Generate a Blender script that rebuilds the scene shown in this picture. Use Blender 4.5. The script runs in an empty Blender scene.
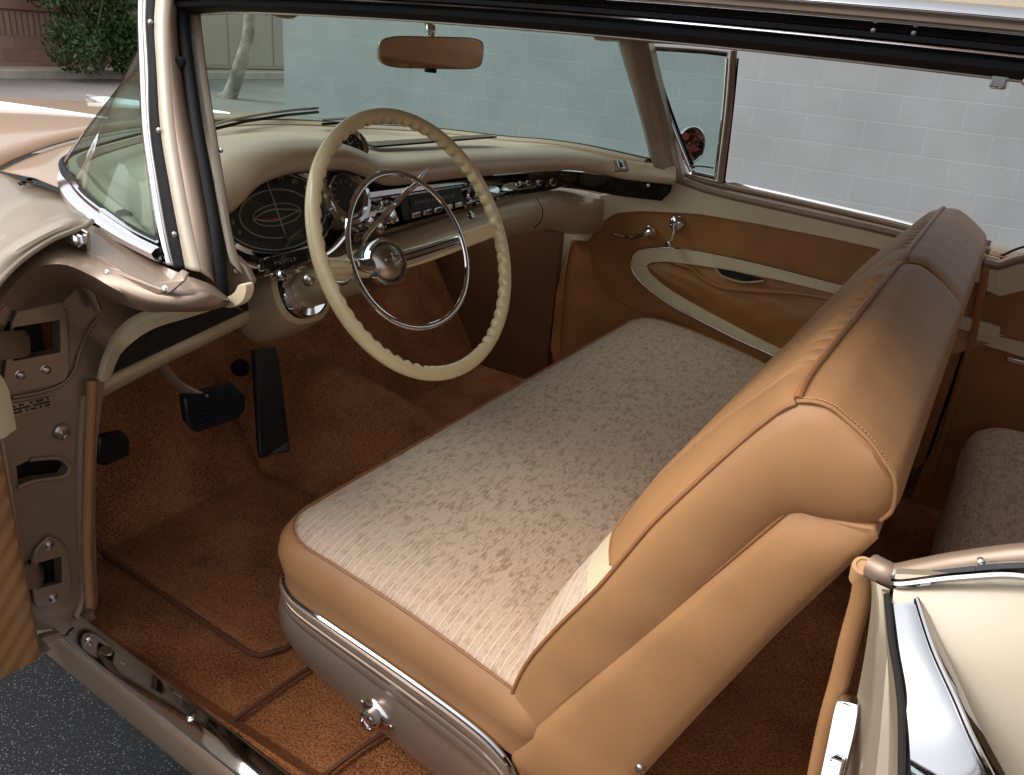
import bpy, bmesh, math, random
from mathutils import Vector, Matrix
from mathutils.geometry import tessellate_polygon
random.seed(7)
R = math.radians
S = bpy.context.scene
COL = S.collection

# ------------------------------------------------------------------ camera
def set_camera():
    yaw, pit, roll = -0.516, -0.409, 0.088
    fw = Vector((math.sin(yaw)*math.cos(pit), math.cos(yaw)*math.cos(pit), math.sin(pit)))
    r = fw.cross(Vector((0, 0, 1))).normalized(); u = r.cross(fw)
    r2 = r*math.cos(roll)+u*math.sin(roll); u2 = -r*math.sin(roll)+u*math.cos(roll)
    cd = bpy.data.cameras.new('camera'); co = bpy.data.objects.new('camera', cd); COL.objects.link(co)
    m = Matrix((r2, u2, -fw)).transposed().to_4x4(); m.translation = Vector((0.786, -0.471, 1.309))
    co.matrix_world = m
    cd.sensor_width = 36; cd.lens = 36*813/1024; cd.clip_start = 0.05; cd.clip_end = 1000
    S.camera = co
set_camera()
# ------------------------------------------------------------------ light
W = bpy.data.worlds.new('World'); S.world = W; W.use_nodes = True
nt = W.node_tree; bg = nt.nodes['Background']
sky = nt.nodes.new('ShaderNodeTexSky'); sky.sky_type = 'NISHITA'; sky.sun_disc = False
SUN_EL, SUN_AZ = 50, 232      # degrees; azimuth measured clockwise from +Y
sky.sun_elevation = R(SUN_EL); sky.sun_rotation = R(SUN_AZ); sky.dust_density = 4; sky.air_density = 1.0
hs = nt.nodes.new('ShaderNodeHueSaturation'); hs.inputs['Saturation'].default_value = 0.15
nt.links.new(sky.outputs[0], hs.inputs['Color']); nt.links.new(hs.outputs[0], bg.inputs['Color'])
bg.inputs['Strength'].default_value = 0.15
sd = bpy.data.lights.new('sun', 'SUN'); sd.energy = .6; sd.angle = R(45); sd.color = (1, .96, .9)
so = bpy.data.objects.new('sun', sd); COL.objects.link(so)
az, el = R(SUN_AZ), R(SUN_EL)
so.rotation_euler = Vector((math.sin(az)*math.cos(el), math.cos(az)*math.cos(el), math.sin(el))).to_track_quat('Z', 'Y').to_euler()
S.view_settings.view_transform = 'Standard'; S.view_settings.look = 'None'
S.view_settings.gamma = 1; S.view_settings.use_curve_mapping = False
S.view_settings.exposure = 0.85

# ------------------------------------------------------------------ materials
def mat(name, col, rough=.5, metal=0, coat=0, bump=None, vary=None, spec=.5, sheen=0):
    """bump=(scale,strength,dist)  vary=(scale,amount) uneven tone"""
    m = bpy.data.materials.new(name); m.use_nodes = True; n = m.node_tree; b = n.nodes['Principled BSDF']
    b.inputs['Base Color'].default_value = (*col, 1); b.inputs['Roughness'].default_value = rough
    b.inputs['Metallic'].default_value = metal; b.inputs['Coat Weight'].default_value = coat
    b.inputs['Coat Roughness'].default_value = .06; b.inputs['Specular IOR Level'].default_value = spec
    if sheen: b.inputs['Sheen Weight'].default_value = sheen
    tc = n.nodes.new('ShaderNodeTexCoord')
    if vary:
        t = n.nodes.new('ShaderNodeTexNoise'); t.inputs['Scale'].default_value = vary[0]; t.inputs['Detail'].default_value = 6
        n.links.new(tc.outputs['Object'], t.inputs['Vector'])
        mr = n.nodes.new('ShaderNodeMapRange'); mr.inputs[1].default_value = .3; mr.inputs[2].default_value = .7
        mr.inputs[3].default_value = 1-vary[1]; mr.inputs[4].default_value = 1+vary[1]
        mx = n.nodes.new('ShaderNodeMix'); mx.data_type = 'RGBA'; mx.blend_type = 'MULTIPLY'; mx.inputs[0].default_value = 1
        mx.inputs[6].default_value = (*col, 1)
        n.links.new(t.outputs[0], mr.inputs[0]); n.links.new(mr.outputs[0], mx.inputs[7]); n.links.new(mx.outputs[2], b.inputs['Base Color'])
    if bump:
        t2 = n.nodes.new('ShaderNodeTexNoise'); t2.inputs['Scale'].default_value = bump[0]; t2.inputs['Detail'].default_value = 3
        n.links.new(tc.outputs['Object'], t2.inputs['Vector'])
        bp = n.nodes.new('ShaderNodeBump'); bp.inputs['Strength'].default_value = bump[1]; bp.inputs['Distance'].default_value = bump[2]
        n.links.new(t2.outputs[0], bp.inputs['Height']); n.links.new(bp.outputs[0], b.inputs['Normal'])
    return m
def nd(m, typ, **kw):
    x = m.node_tree.nodes.new(typ)
    for k, v in kw.items(): setattr(x, k, v)
    return x
M = {}
M['paint'] = mat('champagne_paint', (.285, .20, .142), .43, .35, .25, (1500, .06, .0004), (6, .06))
M['paint_out'] = mat('outer_paint', (.31, .25, .18), .42, .2, .2, None, (5, .04))
M['hoodp'] = mat('hood_paint', (.40, .245, .14), .34, .3, .4, None, (2, .05))
M['paint_cream'] = mat('pale_paint', (.55, .46, .35), .4, .1, .3, None, (10, .05))
M['dash'] = mat('dash_paint', (.52, .375, .26), .42, .2, .1, (900, .1, .0005), (5, .05))
def wavy(m, scale, dist):
    n = m.node_tree; b = n.nodes['Principled BSDF']; old = b.inputs['Normal'].links[0].from_socket
    t = n.nodes.new('ShaderNodeTexNoise'); t.inputs['Scale'].default_value = scale; t.inputs['Detail'].default_value = 1
    tc = n.nodes.new('ShaderNodeTexCoord'); n.links.new(tc.outputs['Object'], t.inputs['Vector'])
    bp = n.nodes.new('ShaderNodeBump'); bp.inputs['Strength'].default_value = 1; bp.inputs['Distance'].default_value = dist
    n.links.new(t.outputs[0], bp.inputs['Height']); n.links.new(old, bp.inputs['Normal']); n.links.new(bp.outputs[0], b.inputs['Normal'])
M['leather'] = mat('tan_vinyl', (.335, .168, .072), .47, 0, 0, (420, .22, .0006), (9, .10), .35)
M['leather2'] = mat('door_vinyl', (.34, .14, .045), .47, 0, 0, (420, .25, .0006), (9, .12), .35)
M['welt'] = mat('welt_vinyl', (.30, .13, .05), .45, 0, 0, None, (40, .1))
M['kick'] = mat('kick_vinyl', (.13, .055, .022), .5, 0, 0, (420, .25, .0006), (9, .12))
M['thread'] = mat('thread', (.50, .28, .13), .7)
wavy(M['leather'], 8, .010); wavy(M['leather2'], 9, .012)
M['cream'] = mat('cream_vinyl', (.66, .545, .36), .45, 0, 0, (420, .15, .0005), (8, .06))
M['ivory'] = mat('ivory_plastic', (.66, .53, .31), .25, 0, .4, None, (14, .05))
M['colpaint'] = mat('column_paint', (.42, .31, .19), .35, .15, .3, None, (14, .06))
M['chrome'] = mat('chrome', (.70, .70, .72), .06, 1)
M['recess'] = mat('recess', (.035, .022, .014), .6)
M['bind'] = mat('binding', (.15, .055, .028), .7)
M['redleaf'] = mat('red_leaf', (.10, .015, .012), .5, 0, 0, None, (3, .6))
M['satin'] = mat('satin_steel', (.42, .37, .33), .3, 1, 0, (60, .1, .001), (30, .15))
M['valance'] = mat('brushed_valance', (.36, .265, .205), .30, .7, 0, (300, .06, .0006), (8, .12))
M['darkchrome'] = mat('dark_chrome', (.30, .28, .27), .12, 1)
M['black'] = mat('black_rubber', (.010, .010, .012), .75, 0, 0, (300, .2, .0006), None, .2)
M['glossblack'] = mat('glossy_black', (.01, .01, .012), .12, 0, .5)
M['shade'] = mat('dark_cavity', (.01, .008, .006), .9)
M['headliner'] = mat('headliner', (.50, .42, .33), .9)
M['dial'] = mat('dial_black', (.016, .015, .014), .6)
M['dialmark'] = mat('dial_mark', (.34, .33, .27), .6)
M['red'] = mat('needle_red', (.4, .03, .015), .5)
M['wallpaint'] = None
M['steel'] = mat('screw_steel', (.5, .46, .42), .3, 1)
M['mirror'] = mat('mirror_face', (.85, .8, .78), .01, 1)
M['rubberpad'] = mat('pedal_rubber', (.014, .016, .02), .35)
M['bark'] = mat('bark', (.33, .29, .25), .9, 0, 0, (14, 1, .03), (3.5, .75))
M['leaf'] = mat('leaf', (.045, .09, .02), .5, 0, 0, None, (3, .5))
M['cabinet'] = mat('cabinet_paint', (.45, .38, .32), .6, 0, 0, None, (1.5, .06))
M['kerb'] = mat('kerb_concrete', (.52, .46, .40), .9, 0, 0, (40, .4, .01), (3, .15))
M['road'] = mat('road_asphalt', (.24, .215, .205), .9, 0, 0, (120, .5, .01), (.6, .12))

def carpet_mat(name, a, b):
    m = mat(name, a, .95, 0, 0, None, None, .1, 0); b_ = m.node_tree.nodes['Principled BSDF']
    tc = nd(m, 'ShaderNodeTexCoord'); v = nd(m, 'ShaderNodeTexVoronoi'); v.inputs['Scale'].default_value = 330
    t = nd(m, 'ShaderNodeTexNoise'); t.inputs['Scale'].default_value = 260; t.inputs['Detail'].default_value = 4
    t3 = nd(m, 'ShaderNodeTexNoise'); t3.inputs['Scale'].default_value = 7; t3.inputs['Detail'].default_value = 4
    L = m.node_tree.links
    for q in (v, t, t3): L.new(tc.outputs['Object'], q.inputs['Vector'])
    ad = nd(m, 'ShaderNodeMath', operation='ADD'); L.new(t.outputs[0], ad.inputs[0]); 
    s = nd(m, 'ShaderNodeMath', operation='MULTIPLY'); L.new(t3.outputs[0], s.inputs[0]); s.inputs[1].default_value = .55
    L.new(s.outputs[0], ad.inputs[1])
    cr = nd(m, 'ShaderNodeValToRGB'); cr.color_ramp.elements[0].position = .55; cr.color_ramp.elements[1].position = 1.0
    cr.color_ramp.elements[0].color = (*a, 1); cr.color_ramp.elements[1].color = (*b, 1)
    L.new(ad.outputs[0], cr.inputs[0]); L.new(cr.outputs[0], b_.inputs['Base Color'])
    bp = nd(m, 'ShaderNodeBump'); bp.inputs['Strength'].default_value = 1; bp.inputs['Distance'].default_value = .004
    L.new(t.outputs[0], bp.inputs['Height']); L.new(bp.outputs[0], b_.inputs['Normal'])
    return m
M['carpet'] = carpet_mat('carpet', (.16, .050, .019), (.58, .235, .098))
M['carpet_dark'] = carpet_mat('mat_pile', (.19, .062, .023), (.55, .23, .09))

def glass_mat(name, tint, gloss=.04, ior=1.45):
    m = bpy.data.materials.new(name); m.use_nodes = True; n = m.node_tree; n.nodes.clear()
    o = n.nodes.new('ShaderNodeOutputMaterial'); tr = n.nodes.new('ShaderNodeBsdfTransparent'); gl = n.nodes.new('ShaderNodeBsdfGlossy')
    tr.inputs[0].default_value = (*tint, 1); gl.inputs['Roughness'].default_value = .01
    lw = n.nodes.new('ShaderNodeLayerWeight'); lw.inputs[0].default_value = .5
    pw = n.nodes.new('ShaderNodeMath'); pw.operation = 'POWER'; pw.inputs[1].default_value = 5; n.links.new(lw.outputs['Facing'], pw.inputs[0])
    fr = n.nodes.new('ShaderNodeMath'); fr.operation = 'MULTIPLY_ADD'; fr.inputs[1].default_value = .9; fr.inputs[2].default_value = gloss; n.links.new(pw.outputs[0], fr.inputs[0])
    mx = n.nodes.new('ShaderNodeMixShader'); n.links.new(fr.outputs[0], mx.inputs[0]); n.links.new(tr.outputs[0], mx.inputs[1])
    n.links.new(gl.outputs[0], mx.inputs[2]); n.links.new(mx.outputs[0], o.inputs[0]); return m
M['glass'] = glass_mat('tinted_glass', (.62, .79, .755))
M['clear'] = glass_mat('clear_lens', (.95, .97, .96))

def fabric_mat(name, base=(.615, .445, .325), dark=(.34, .225, .14), pale=(.70, .60, .50)):
    m = mat(name, base, .8, 0, 0, None, None, .2, .15); b = m.node_tree.nodes['Principled BSDF']; L = m.node_tree.links
    tc = nd(m, 'ShaderNodeTexCoord'); sep = nd(m, 'ShaderNodeSeparateXYZ'); L.new(tc.outputs['Object'], sep.inputs[0])
    def noise(sc, det, rough=.5, off=0):
        mp = nd(m, 'ShaderNodeMapping'); mp.inputs['Scale'].default_value = sc; mp.inputs['Location'].default_value = (off, off, 0)
        t = nd(m, 'ShaderNodeTexNoise'); t.inputs['Scale'].default_value = 1; t.inputs['Detail'].default_value = det; t.inputs['Roughness'].default_value = rough
        L.new(tc.outputs['Object'], mp.inputs[0]); L.new(mp.outputs[0], t.inputs['Vector']); return t.outputs[0]
    def mth(op, a, c=None, cl=False):
        q = nd(m, 'ShaderNodeMath', operation=op); q.use_clamp = cl
        for i, v in enumerate((a, c)):
            if v is None: continue
            if isinstance(v, (int, float)): q.inputs[i].default_value = v
            else: L.new(v, q.inputs[i])
        return q.outputs[0]
    def rng(v, a, c):
        q = nd(m, 'ShaderNodeMapRange'); q.inputs[1].default_value = a; q.inputs[2].default_value = c; L.new(v, q.inputs[0]); return q.outputs[0]
    blob = noise((88, 44, 50), 2)              # tuft clusters
    dash = noise((620, 75, 300), 1)            # fine strokes along Y
    motif = rng(mth('ADD', mth('MULTIPLY', blob, .9), mth('MULTIPLY', dash, 1.0)), 1.0, 1.08)
    fine = rng(noise((900, 110, 500), 1, .5, 3), .45, .62)
    # raised pale ribs running along Y
    sx = mth('FRACT', mth('MULTIPLY', sep.outputs['X'], 1/.0125))
    rib = rng(mth('ABSOLUTE', mth('SUBTRACT', sx, .5)), .10, .04)
    brk = rng(noise((90, 9, 60), 2, .5, 9), .40, .52)
    edge = rng(sep.outputs['Y'], .40, .30)
    ribm = mth('MULTIPLY', rib, mth('ADD', mth('MULTIPLY', edge, .75), mth('MULTIPLY', brk, .28), True))
    def mixc(f, a, c):
        q = nd(m, 'ShaderNodeMix', data_type='RGBA')
        L.new(f, q.inputs[0])
        for i, v in ((6, a), (7, c)):
            if isinstance(v, tuple): q.inputs[i].default_value = (*v, 1)
            else: L.new(v, q.inputs[i])
        return q.outputs[2]
    c = mixc(mth('MULTIPLY', fine, .45), base, tuple(x*.78 for x in base))
    c = mixc(mth('MULTIPLY', motif, mth('SUBTRACT', .85, mth('MULTIPLY', edge, .35))), c, dark)
    c = mixc(ribm, c, pale)
    L.new(c, b.inputs['Base Color'])
    bp = nd(m, 'ShaderNodeBump'); bp.inputs['Strength'].default_value = .5; bp.inputs['Distance'].default_value = .0015
    L.new(mth('ADD', mth('MULTIPLY', dash, .6), rib), bp.inputs['Height']); L.new(bp.outputs[0], b.inputs['Normal'])
    return m
M['fabric'] = fabric_mat('seat_fabric')

def asphalt_mat():
    m = mat('asphalt', (.03, .033, .04), .85, 0, 0, (420, .5, .006), None, .25); b = m.node_tree.nodes['Principled BSDF']; L = m.node_tree.links
    tc = nd(m, 'ShaderNodeTexCoord'); v = nd(m, 'ShaderNodeTexVoronoi'); v.inputs['Scale'].default_value = 330
    L.new(tc.outputs['Object'], v.inputs['Vector'])
    sep = nd(m, 'ShaderNodeSeparateColor'); L.new(v.outputs['Color'], sep.inputs[0])
    a = nd(m, 'ShaderNodeMapRange'); a.inputs[1].default_value = .72; a.inputs[2].default_value = 1.0; L.new(sep.outputs[0], a.inputs[0])
    d = nd(m, 'ShaderNodeMapRange'); d.inputs[1].default_value = .42; d.inputs[2].default_value = .25; L.new(v.outputs['Distance'], d.inputs[0])
    mu = nd(m, 'ShaderNodeMath', operation='MULTIPLY'); L.new(a.outputs[0], mu.inputs[0]); L.new(d.outputs[0], mu.inputs[1])
    mx = nd(m, 'ShaderNodeMix', data_type='RGBA'); L.new(mu.outputs[0], mx.inputs[0]); mx.inputs[6].default_value = (.018, .019, .0215, 1); mx.inputs[7].default_value = (.33, .34, .35, 1)
    L.new(mx.outputs[2], b.inputs['Base Color']); return m
M['asphalt'] = asphalt_mat()
def block_mat(name, c1, c2, mortar, bw, bh, ms, axis='XZ', bias=0, rough=.9, bmp=.5):
    m = mat(name, c1, rough); b = m.node_tree.nodes['Principled BSDF']; L = m.node_tree.links
    tc = nd(m, 'ShaderNodeTexCoord'); sep = nd(m, 'ShaderNodeSeparateXYZ'); cb = nd(m, 'ShaderNodeCombineXYZ'); L.new(tc.outputs['Object'], sep.inputs[0])
    L.new(sep.outputs[axis[0]], cb.inputs[0]); L.new(sep.outputs[axis[1]], cb.inputs[1])
    t = nd(m, 'ShaderNodeTexBrick'); t.inputs['Scale'].default_value = 1; t.inputs['Brick Width'].default_value = bw; t.inputs['Row Height'].default_value = bh
    t.inputs['Mortar Size'].default_value = ms; t.inputs['Mortar Smooth'].default_value = .5; t.inputs['Bias'].default_value = bias
    t.inputs['Color1'].default_value = (*c1, 1); t.inputs['Color2'].default_value = (*c2, 1); t.inputs['Mortar'].default_value = (*mortar, 1)
    L.new(cb.outputs[0], t.inputs['Vector'])
    no = nd(m, 'ShaderNodeTexNoise'); no.inputs['Scale'].default_value = 2.2; no.inputs['Detail'].default_value = 8; L.new(tc.outputs['Object'], no.inputs['Vector'])
    mr = nd(m, 'ShaderNodeMapRange'); mr.inputs[1].default_value = .3; mr.inputs[2].default_value = .7; mr.inputs[3].default_value = .9; mr.inputs[4].default_value = 1.07
    L.new(no.outputs[0], mr.inputs[0]); mx = nd(m, 'ShaderNodeMix', data_type='RGBA', blend_type='MULTIPLY'); mx.inputs[0].default_value = 1
    L.new(t.outputs['Color'], mx.inputs[6]); L.new(mr.outputs[0], mx.inputs[7]); L.new(mx.outputs[2], b.inputs['Base Color'])
    n2 = nd(m, 'ShaderNodeTexNoise'); n2.inputs['Scale'].default_value = 45; n2.inputs['Detail'].default_value = 5; L.new(tc.outputs['Object'], n2.inputs['Vector'])
    s = nd(m, 'ShaderNodeMath', operation='MULTIPLY_ADD'); L.new(t.outputs['Fac'], s.inputs[0]); s.inputs[1].default_value = -1.2; L.new(n2.outputs[0], s.inputs[2])
    bp = nd(m, 'ShaderNodeBump'); bp.inputs['Strength'].default_value = bmp; bp.inputs['Distance'].default_value = .006
    L.new(s.outputs[0], bp.inputs['Height']); L.new(bp.outputs[0], b.inputs['Normal']); return m
M['block'] = block_mat('painted_block', (.290, .296, .299), (.280, .286, .290), (.318, .324, .328), .405, .19, .005, bmp=.22)
M['brick'] = block_mat('red_split_block', (.44, .25, .19), (.34, .18, .135), (.33, .21, .17), .40, .2, .014, axis='YZ')
M['fluted'] = block_mat('fluted_block', (.46, .29, .23), (.40, .24, .19), (.22, .13, .10), .10, .5, .02, axis='YZ')

# ------------------------------------------------------------------ mesh helpers
def V(p): return Vector(p)
def cat(pts, n=6, closed=False):
    """Catmull-Rom through points"""
    P = [Vector(p) for p in pts]; out = []; N = len(P)
    rngi = range(N) if closed else range(N-1)
    for i in rngi:
        if closed: a, b, c, d = P[(i-1) % N], P[i], P[(i+1) % N], P[(i+2) % N]
        else: a, b, c, d = P[max(i-1, 0)], P[i], P[i+1], P[min(i+2, N-1)]
        for k in range(n):
            t = k/n; out.append(.5*((2*b)+(c-a)*t+(2*a-5*b+4*c-d)*t*t+(3*b-a-3*c+d)*t**3))
    if not closed: out.append(P[-1].copy())
    return out
def resamp(P, n):
    P = [Vector(p) for p in P]; L = [0]
    for a, c in zip(P, P[1:]): L.append(L[-1]+(c-a).length)
    out = []; j = 0
    for k in range(n):
        d = L[-1]*k/(n-1)
        while j < len(P)-2 and L[j+1] < d: j += 1
        out.append(P[j].lerp(P[j+1], min(1, (d-L[j])/max(1e-9, L[j+1]-L[j]))))
    return out
class MB:
    def __init__(s): s.v = []; s.f = []; s.mi = []; s.cur = 0
    def add(s, vs, fs):
        o = len(s.v); s.v += [tuple(v) for v in vs]; s.f += [tuple(i+o for i in f) for f in fs]; s.mi += [s.cur]*len(fs); return s
    def grid(s, rows, cu=False, cv=False):
        """rows: list of equal-length point lists; cu closes across rows, cv along a row"""
        n = len(rows); m = len(rows[0]); vs = [p for r in rows for p in r]; fs = []
        for i in range(n if cu else n-1):
            for j in range(m if cv else m-1):
                a = i*m+j; b = i*m+(j+1) % m; c = ((i+1) % n)*m+(j+1) % m; d = ((i+1) % n)*m+j
                fs.append((a, b, c, d))
        return s.add(vs, fs)
    def tube(s, pts, r, seg=10, closed=False, caps=True, flat=1.0, up=None):
        P = [Vector(p) for p in pts]; N = len(P); rows = []; prev = None
        for i in range(N):
            t = (P[(i+1) % N]-P[i-1]) if closed else (P[min(i+1, N-1)]-P[max(i-1, 0)])
            if t.length < 1e-9: t = Vector((1, 0, 0))
            t.normalize()
            if up is not None: x = t.cross(Vector(up))
            elif prev is None: x = t.orthogonal()
            else: x = prev-t*prev.dot(t)
            x.normalize(); y = t.cross(x); prev = x
            rr = r[i] if isinstance(r, (list, tuple)) else r
            rows.append([P[i]+x*math.cos(2*math.pi*k/seg)*rr+y*math.sin(2*math.pi*k/seg)*rr*flat for k in range(seg)])
        o = len(s.v); s.grid(rows, cu=closed, cv=True)
        if caps and not closed:
            s.f += [tuple(o+k for k in range(seg))[::-1], tuple(o+(N-1)*seg+k for k in range(seg))]; s.mi += [s.cur]*2
        return s
    def lathe(s, prof, c, axis, seg=24, sx=1.0, sxdir=None):
        """prof: (radius, height) along axis"""
        a = Vector(axis).normalized(); x = (Vector(sxdir)-a*a.dot(Vector(sxdir))).normalized() if sxdir else a.orthogonal().normalized(); y = a.cross(x); c = Vector(c)
        rows = [[c+a*h+x*(r*sx*math.cos(2*math.pi*k/seg))+y*(r*math.sin(2*math.pi*k/seg)) for k in range(seg)] for r, h in prof]
        return s.grid(rows, cv=True)
    def box(s, c, h, rot=None):
        c = Vector(c); vs = [Vector((x*h[0], y*h[1], z*h[2])) for x in (-1, 1) for y in (-1, 1) for z in (-1, 1)]
        if rot is not None: vs = [rot @ v for v in vs]
        return s.add([c+v for v in vs], [(0, 1, 3, 2), (4, 6, 7, 5), (0, 4, 5, 1), (2, 3, 7, 6), (0, 2, 6, 4), (1, 5, 7, 3)])
    def plate(s, outline, th, holes=()):
        """flat outline (3D points) with holes, extruded by vector th"""
        loops = [[Vector(p) for p in outline]]+[[Vector(p) for p in h] for h in holes]
        tri = tessellate_polygon(loops); allp = [p for l in loops for p in l]; n = len(allp); th = Vector(th)
        fs = [tuple(t) for t in tri]+[tuple(i+n for i in t)[::-1] for t in tri]
        o = 0
        for l in loops:
            k = len(l); fs += [(o+i, o+(i+1) % k, o+(i+1) % k+n, o+i+n) for i in range(k)]; o += k
        return s.add(allp+[p+th for p in allp], fs)
    def text(s, body, size, origin, xd, yd, off=.0006):
        cu = bpy.data.curves.new('t', 'FONT'); cu.body = body; cu.size = size; cu.align_x = 'CENTER'; cu.align_y = 'CENTER'; cu.resolution_u = 2
        o = bpy.data.objects.new('t', cu); COL.objects.link(o); dg = bpy.context.evaluated_depsgraph_get(); me = bpy.data.meshes.new_from_object(o.evaluated_get(dg))
        xd = Vector(xd).normalized(); yd = Vector(yd).normalized(); z = xd.cross(yd)
        s.add([Vector(origin)+xd*v.co.x+yd*v.co.y+z*off for v in me.vertices], [tuple(p.vertices) for p in me.polygons])
        bpy.data.objects.remove(o); bpy.data.meshes.remove(me); bpy.data.curves.remove(cu); return s
    def build(s, name, mats, parent=None, smooth=True, bevel=0, sub=0, solid=0, label=None, seg=2, ang=35):
        me = bpy.data.meshes.new(name); me.from_pydata(s.v, [], s.f); me.update()
        bm = bmesh.new(); bm.from_mesh(me); bmesh.ops.remove_doubles(bm, verts=bm.verts, dist=1e-5); bmesh.ops.recalc_face_normals(bm, faces=bm.faces); bm.to_mesh(me); bm.free()
        mats = mats if isinstance(mats, (list, tuple)) else [mats]
        for m in mats: me.materials.append(M[m])
        if len(mats) > 1 and len(me.polygons) == len(s.mi):
            for p, i in zip(me.polygons, s.mi): p.material_index = i
        o = bpy.data.objects.new(name, me); COL.objects.link(o); o.parent = parent
        if smooth:
            for p in me.polygons: p.use_smooth = True
        if solid: q = o.modifiers.new('s', 'SOLIDIFY'); q.thickness = solid; q.offset = 0
        if bevel: q = o.modifiers.new('b', 'BEVEL'); q.width = bevel; q.segments = seg; q.limit_method = 'ANGLE'; q.angle_limit = R(30); q.harden_normals = False
        if sub: q = o.modifiers.new('u', 'SUBSURF'); q.levels = sub; q.render_levels = sub
        if smooth and not sub:
            try: me.set_sharp_from_angle(angle=R(ang))
            except Exception: pass
        if label: o['label'] = label
        return o
def tag(o, label, catg, group=None, kind=None):
    o['label'] = label; o['category'] = catg
    if group: o['group'] = group
    if kind: o['kind'] = kind
    return o
def struct(o, label=None, catg=None):
    o['kind'] = 'structure'
    if label: o['label'] = label; o['category'] = catg
    return o
def tubeo(name, pts, r, m, parent, seg=10, n=6, closed=False, flat=1.0, up=None, label=None):
    return MB().tube(cat(pts, n, closed), r, seg, closed, flat=flat, up=up).build(name, m, parent, label=label)
def screw(parent, c, nrm, r=.006, m='steel'):
    """domed cross-head screw"""
    n = Vector(nrm).normalized(); b = MB(); b.cur = 0
    b.lathe([(r*1.25, 0), (r*1.25, r*.12), (r, r*.2), (r*.85, r*.45), (r*.5, r*.62), (0, r*.66)], c, n, 18)
    x = n.orthogonal().normalized(); y = n.cross(x); b.cur = 1
    for d, e in ((x, y), (y, x)):
        p = Vector(c)+n*r*.62
        b.add([p+d*r*.55+e*r*.12, p-d*r*.55+e*r*.12, p-d*r*.55-e*r*.12, p+d*r*.55-e*r*.12, p+n*r*.1], [(0, 1, 2, 3)])
    return b.build('screw', [m, 'shade'], parent)

# ================================================================== SETTING
g = MB().add([(-150, -150, 0), (150, -150, 0), (150, 150, 0), (-150, 150, 0)], [(0, 1, 2, 3)]).build('ground', 'asphalt', smooth=False)
struct(g, 'dark speckled asphalt parking lot', 'ground')
rd = MB().add([(-13.2, -40, .004), (-6.6, -40, .004), (-6.6, 60, .004), (-13.2, 60, .004)], [(0, 1, 2, 3)]).build('road', 'road', smooth=False)
struct(rd, 'grey road passing in front of the car', 'road')
kb = MB(); kb.box((-13.35, 10, .07), (.15, 50, .07)); struct(kb.build('kerb', 'kerb', smooth=False, bevel=.015), 'pale concrete kerb', 'kerb')
vg = MB().add([(-60, -40, .13), (-13.5, -40, .13), (-13.5, 60, .13), (-60, 60, .13)], [(0, 1, 2, 3)]).build('verge', 'kerb', smooth=False)
struct(vg, 'ground beyond the kerb', 'verge')

FZ0 = (-14.05,8.08,0.613)[2]; FZ1 = (-14.05,8.143,1.02)[2]
# brick retaining wall with a fluted upper course
wl = MB(); wl.box((-14.2, 5.0, FZ0/2+.06), (.15, 5.6, FZ0/2-.06)); w_ = wl.build('retaining_wall', 'brick', smooth=False)
tag(w_, 'reddish rough block retaining wall with fluted upper courses beyond the road', 'wall')
fl = MB(); fl.box((-14.2, 5.0, (FZ0+FZ1)/2), (.12, 5.6, (FZ1-FZ0)/2)); fl.build('fluted_course', 'fluted', w_, smooth=False)
fl = MB(); fl.box((-14.2, 5.0, (FZ1+3.6)/2), (.15, 5.6, (3.6-FZ1)/2)); fl.build('upper_course', 'brick', w_, smooth=False)

def leaf_cloud(n, blobs, size, rnd):
    b = MB()
    for i in range(n):
        c, r = rnd.choice(blobs); d = Vector((rnd.gauss(0, 1), rnd.gauss(0, 1), rnd.gauss(0, 1))).normalized()*(r*(rnd.random()**.45))
        p = Vector(c)+d; a = Vector((rnd.uniform(-1, 1), rnd.uniform(-1, 1), rnd.uniform(-.3, 1))).normalized(); q = a.orthogonal().normalized(); q.rotate(Matrix.Rotation(rnd.random()*6.3, 3, a)); w = a.cross(q)
        s = size*rnd.uniform(.6, 1.4)
        b.add([p-q*s, p+w*s*.4, p+q*s, p-w*s*.4], [(0, 1, 2, 3)])
    return b
rr = random.Random(3)
shr = MB(); base = Vector((-13.0, 8.6, .1))
for k in range(9):
    e = base+Vector((rr.uniform(-.5, .5), rr.uniform(-.6, .7), rr.uniform(.8, 1.6))); shr.tube(cat([base, base.lerp(e, .5)+Vector((rr.uniform(-.1, .1),)*3), e], 4), [.03, .028, .026, .024, .02, .018, .014, .01, .006], 6)
sh = bpy.data.objects.new('shrub', None); COL.objects.link(sh); sh.location = (0, 0, 0)
tag(sh, 'dark green leafy shrub in front of the reddish block wall', 'shrub')
shr.build('stem', 'bark', sh)
leaf_cloud(15000, [((-12.8, 8.1, .6), .5), ((-12.8, 9.2, .5), .5), ((-13.0, 8.0, 1.5), .55), ((-13.0, 8.6, 1.3), .7), ((-12.9, 9.1, 1.0), .6), ((-13.0, 8.3, 2.1), .6), ((-13.1, 7.7, 1.9), .4), ((-12.9, 9.2, 1.7), .6), ((-13., 8.9, .7), .55), ((-13, 8.5, 2.7), .6)], .045, rr).build('foliage', 'leaf', sh, smooth=False)

# painted block building beside the car
bl = MB(); bl.box((2.1, 8.5, 1.2), (8.02, 2.5, 1.2)); B = bl.build('block_building', 'block', smooth=False)
tag(B, 'windowless light grey painted cinder block building beside the car', 'building')
cp = MB(); cp.box((2.1, 8.5, 2.44), (8.1, 2.58, .05)); cp.build('coping', 'kerb', B, smooth=False, bevel=.01)

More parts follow.
